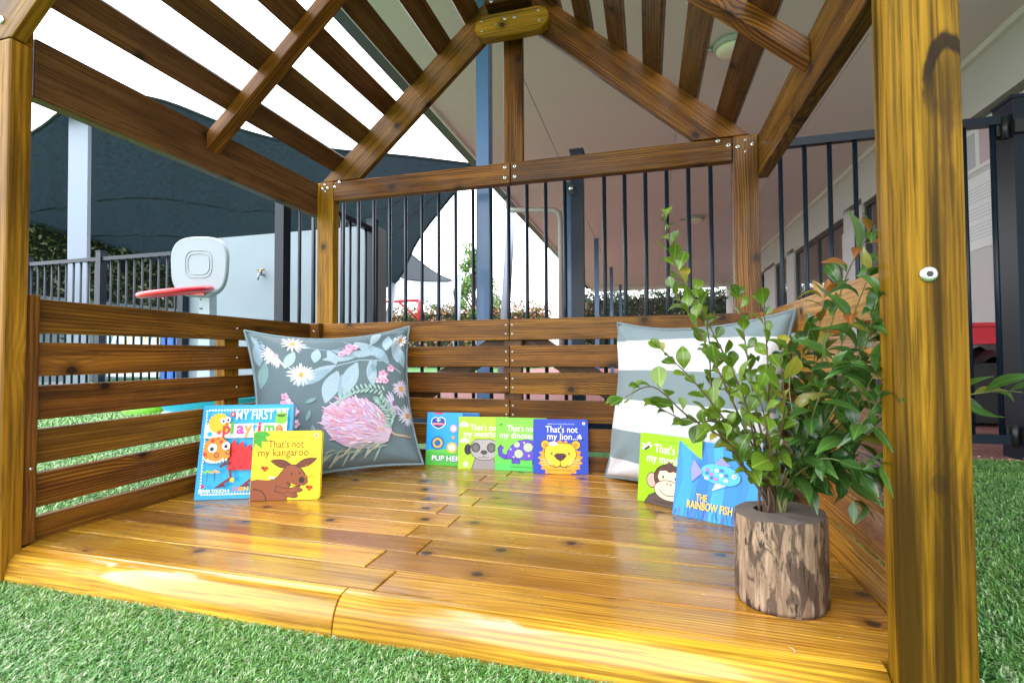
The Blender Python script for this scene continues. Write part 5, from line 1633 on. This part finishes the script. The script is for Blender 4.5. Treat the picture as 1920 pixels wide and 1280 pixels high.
def leaf_mesh(L, wd, shape, curl, fold, mat, petiole=0.004):
    g = MB(); n = 7
    for i in range(n + 1):
        t = i / n
        if shape == 'ob': wv = wd * (math.sin(math.pi * t ** 1.35) ** 0.75 if 0 < t < 1 else 0)
        else: wv = wd * (math.sin(math.pi * t ** 0.85) ** 1.05 if 0 < t < 1 else 0)
        x = petiole + L * t; z = curl * L * (t - t * t) * 1.6 - curl * L * 0.35 * t * t
        wv = max(wv, 0.0006)
        g.v += [(x, -wv, z + fold * wv), (x, 0, z), (x, wv, z + fold * wv)]
    for i in range(n):
        for j in (0, 1):
            q_ = i * 3 + j; g.face((q_, q_ + 3, q_ + 4, q_ + 1), mat, True)
    g.v += [(0, -0.0007, 0), (0, 0.0007, 0)]; o = len(g.v)
    g.face((o - 2, 0, 2, o - 1), mat)
    return g.mesh('leaf')


OB = [leaf_mesh(0.042, 0.0145, 'ob', 0.12, 0.35, M_LEAF1), leaf_mesh(0.036, 0.013, 'ob', -0.1, 0.5, M_LEAF1), leaf_mesh(0.046, 0.0155, 'ob', 0.2, 0.25, M_LEAF1), leaf_mesh(0.028, 0.0095, 'ob', 0.1, 0.5, M_LEAF1), leaf_mesh(0.040, 0.0125, 'ob', 0.55, 0.7, M_LEAF1), leaf_mesh(0.033, 0.0125, 'ob', -0.35, 0.15, M_LEAF1), leaf_mesh(0.022, 0.0075, 'ob', 0.3, 0.8, M_LEAF1)]
LA = [leaf_mesh(0.066, 0.0125, 'la', 0.15, 0.3, M_LEAF2), leaf_mesh(0.055, 0.0115, 'la', -0.12, 0.45, M_LEAF2), leaf_mesh(0.074, 0.0135, 'la', 0.25, 0.25, M_LEAF2), leaf_mesh(0.045, 0.011, 'la', 0.1, 0.5, M_LEAF2), leaf_mesh(0.060, 0.0105, 'la', 0.6, 0.7, M_LEAF2), leaf_mesh(0.050, 0.0095, 'la', -0.4, 0.2, M_LEAF2), leaf_mesh(0.034, 0.008, 'la', 0.3, 0.8, M_LEAF2)]
LR_ = [leaf_mesh(0.060, 0.0105, 'la', 0.2, 0.4, M_LEAFR), leaf_mesh(0.045, 0.009, 'la', 0.1, 0.5, M_LEAFR)]


def curve(pts, n):
    pts = [Vector(p) for p in pts]; out = []; m = len(pts) - 1
    for k in range(n + 1):
        x = k / n * m; i = min(int(x), m - 1); f = x - i
        p0, p1, p2, p3 = pts[max(i - 1, 0)], pts[i], pts[i + 1], pts[min(i + 2, m)]
        out.append(0.5 * (2 * p1 + (p2 - p0) * f + (2 * p0 - 5 * p1 + 4 * p2 - p3) * f * f + (3 * p1 - p0 - 3 * p2 + p3) * f ** 3))
    return out


def grow(plant, base, pts, r0, mats, meshes, step, start, q_, droop=0.0, tipm=None, ang=50, scale=1.0, xmax=1.642, rosette=3):
    C_ = curve(pts, 26)
    g = MB(); g.tube([p - base for p in C_], [r0 * (1 - 0.72 * i / 26) for i in range(27)], mats, 6); g.build('branch', plant)
    L = sum((C_[i + 1] - C_[i]).length for i in range(26))
    acc, nxt, phi = 0.0, L * start, q_.uniform(0, 6.28)
    spots = []
    for i in range(26):
        d_ = (C_[i + 1] - C_[i]).length
        while nxt <= acc + d_:
            spots.append((C_[i].lerp(C_[i + 1], (nxt - acc) / d_), (C_[i + 1] - C_[i]).normalized(), nxt / L)); nxt += step * q_.uniform(0.8, 1.2)
        acc += d_
    for _ in range(rosette): spots.append((C_[-1], (C_[-1] - C_[-2]).normalized(), 1.02))
    for p, t, f in spots:
        phi += 2.4 + q_.uniform(-0.4, 0.4)
        a = Vector((0, 0, 1)) if abs(t.z) < 0.85 else Vector((0, -1, 0))
        e1 = (a - t * a.dot(t)).normalized(); e2 = t.cross(e1)
        an = rad(ang + q_.uniform(-15, 18)) * (0.6 if f > 1 else 1)
        d_ = t * math.cos(an) + (e1 * math.cos(phi) + e2 * math.sin(phi)) * math.sin(an)
        d_.z -= droop; d_.normalize()
        if p.x + d_.x * 0.06 > xmax and p.y < 0: d_.x = -abs(d_.x) * 0.4; d_.normalize()
        up = Vector((0, -0.45, 0.9)) + Vector((q_.uniform(-0.5, 0.5), q_.uniform(-0.5, 0.5), 0))
        z_ = (up - d_ * up.dot(d_)).normalized(); y_ = z_.cross(d_)
        M_ = Matrix((d_, y_, z_)).transposed().to_4x4()
        s_ = scale * q_.uniform(0.75, 1.15) * (0.72 if f > 0.93 else 1)
        me = q_.choice(tipm) if (tipm and f > 0.8 and q_.random() < 0.55) else q_.choice(meshes)
        link('leaf', me, plant, mat=Matrix.Translation(p - base) @ M_ @ Matrix.Scale(s_, 4))


q1 = random.Random(21)
st = LOG + Vector((HOLE[0], HOLE[1], LH - 0.03))
p1 = thing('leafy_branches', 'upright broad-leaved green branches standing in the log vase', 'plant', st)
br1 = [  # mid and tip points read from the photograph, with a depth for each
    [(1400, 760, -0.76), (1330, 610, -0.70), (1268, 500, -0.66), (1248, 412, -0.64)],
    [(1395, 800, -0.80), (1340, 680, -0.78), (1300, 600, -0.76), (1262, 545, -0.74)],
    [(1390, 830, -0.84), (1310, 725, -0.86), (1240, 655, -0.86)],
    [(1380, 840, -0.86), (1290, 780, -0.90), (1225, 725, -0.92), (1172, 745, -0.93)],
    [(1360, 800, -0.83), (1290, 790, -0.88), (1232, 762, -0.90)],
    [(1420, 780, -0.80), (1400, 660, -0.76), (1385, 560, -0.74)],
    [(1440, 790, -0.82), (1440, 690, -0.84), (1432, 575, -0.84)],
    [(1418, 850, -0.90), (1400, 760, -0.94), (1372, 690, -0.96)],
    [(1400, 880, -0.91), (1368, 830, -0.95), (1340, 810, -0.97)],
    [(1455, 850, -0.88), (1470, 770, -0.92), (1462, 660, -0.93)],
    [(1445, 870, -0.92), (1440, 810, -0.955), (1420, 730, -0.97)],
    [(1375, 850, -0.80), (1335, 740, -0.74), (1330, 640, -0.70), (1310, 560, -0.68)],
]
for k, pts in enumerate(br1):
    w_ = [st + Vector((q1.uniform(-0.01, 0.01), q1.uniform(-0.01, 0.01), 0)), st + Vector((q1.uniform(-0.014, 0.014), q1.uniform(-0.014, 0.014), 0.06))] + [at(px, py, y=yy) for px, py, yy in pts]
    grow(p1, st, w_, 0.0027, M_STEM, OB, 0.0152 if k else 0.0125, 0.32 if k not in (3,) else 0.42, q1, 0.0, None, 42, 0.92)
q2 = random.Random(33)
p2 = thing('leafy_branches', 'bushy pointed-leaved branches with copper tips against the right wall', 'plant', st + Vector((0.022, -0.004, 0)))
st2 = Vector(p2.location)
br2 = [
    [(1520, 760, -0.80), (1555, 620, -0.80), (1590, 510, -0.86), (1632, 436, -0.95)],
    [(1525, 780, -0.82), (1580, 640, -0.88), (1628, 520, -0.955)],
    [(1530, 800, -0.84), (1590, 700, -0.91), (1640, 610, -0.975)],
    [(1540, 830, -0.86), (1600, 770, -0.92), (1640, 700, -0.975)],
    [(1540, 860, -0.87), (1600, 830, -0.92), (1638, 800, -0.97)],
    [(1510, 780, -0.79), (1530, 650, -0.76), (1545, 560, -0.76)],
    [(1500, 800, -0.80), (1500, 690, -0.78), (1520, 610, -0.78)],
    [(1540, 890, -0.88), (1580, 890, -0.90), (1600, 935, -0.90)],
    [(1520, 870, -0.90), (1560, 860, -0.94), (1610, 880, -0.955)],
    [(1505, 850, -0.88), (1530, 760, -0.93), (1560, 690, -0.96)],
    [(1495, 830, -0.86), (1480, 730, -0.84), (1490, 650, -0.82)],
    [(1540, 820, -0.83), (1600, 730, -0.87), (1625, 640, -0.93)],
    [(1550, 850, -0.89), (1610, 800, -0.95), (1648, 745, -0.985)],
    [(1560, 880, -0.90), (1620, 860, -0.95), (1650, 870, -0.98)],
    [(1545, 800, -0.88), (1610, 680, -0.94), (1645, 560, -0.985)],
]
for k, pts in enumerate(br2):
    w_ = [st2 + Vector((q2.uniform(-0.01, 0.01), q2.uniform(-0.01, 0.01), 0)), st2 + Vector((q2.uniform(-0.01, 0.012), q2.uniform(-0.012, 0.012), 0.06))] + [at(px, py, y=yy) for px, py, yy in pts]
    grow(p2, st2, w_, 0.0022, M_STEM2, LA, 0.0140, 0.34, q2, 0.28, LR_ if k in (0, 1, 2, 5) else None, 52, 0.9)
# one branch that pokes out through the right-hand wall gap
ext = [st2, st2 + Vector((0.01, 0.0, 0.07)), Vector((1.60, -0.80, 0.30)), Vector((1.68, -0.78, 0.311)), at(1850, 735, y=-0.80), at(1915, 735, y=-0.82)]
grow(p2, st2, ext, 0.002, M_STEM2, LA, 0.014, 0.66, q2, 0.12, None, 32, 1.0, xmax=9)

# a few dry leaf scraps on deck and lawn
M_SCRAP = plain('dry_leaf', (0.45, 0.36, 0.2), 0.8)
dr = MB(); q3 = random.Random(2)
for px, py in ((1565, 1082), (1575, 1195), (1486, 1217), (1490, 1222), (1140, 1040), (1190, 1065), (1320, 1115), (1260, 990), (960, 1010), (1550, 1130), (1330, 1090)):
    p = at(px, py, z=0.0012); a = q3.uniform(0, 6.28); L = q3.uniform(0.004, 0.010)
    dx, dy = math.cos(a) * L, math.sin(a) * L
    o = len(dr.v); dr.v += [(p.x - dx, p.y - dy, 0.0012), (p.x + dy * 0.2, p.y - dx * 0.2, 0.0022), (p.x + dx, p.y + dy, 0.0014), (p.x - dy * 0.2, p.y + dx * 0.2, 0.0022)]
    dr.face((o, o + 1, o + 2, o + 3), M_SCRAP)
for _ in range(40):
    x = q3.uniform(2.3, 3.0); y = q3.gauss(0.80, 0.035); a = q3.uniform(0, 6.28); L = q3.uniform(0.006, 0.02); z = GZ + 0.018
    dx, dy = math.cos(a) * L, math.sin(a) * L; o = len(dr.v)
    dr.v += [(x - dx, y - dy, z), (x + dy * 0.35, y - dx * 0.35, z + 0.006), (x + dx, y + dy, z + 0.002), (x - dy * 0.35, y + dx * 0.35, z + 0.005)]
    dr.face((o, o + 1, o + 2, o + 3), M_SCRAP)
tag(dr.build('dry_leaf_scraps'), 'tiny dry leaf scraps on the deck boards and along the fence foot', 'leaf litter', kind='stuff')
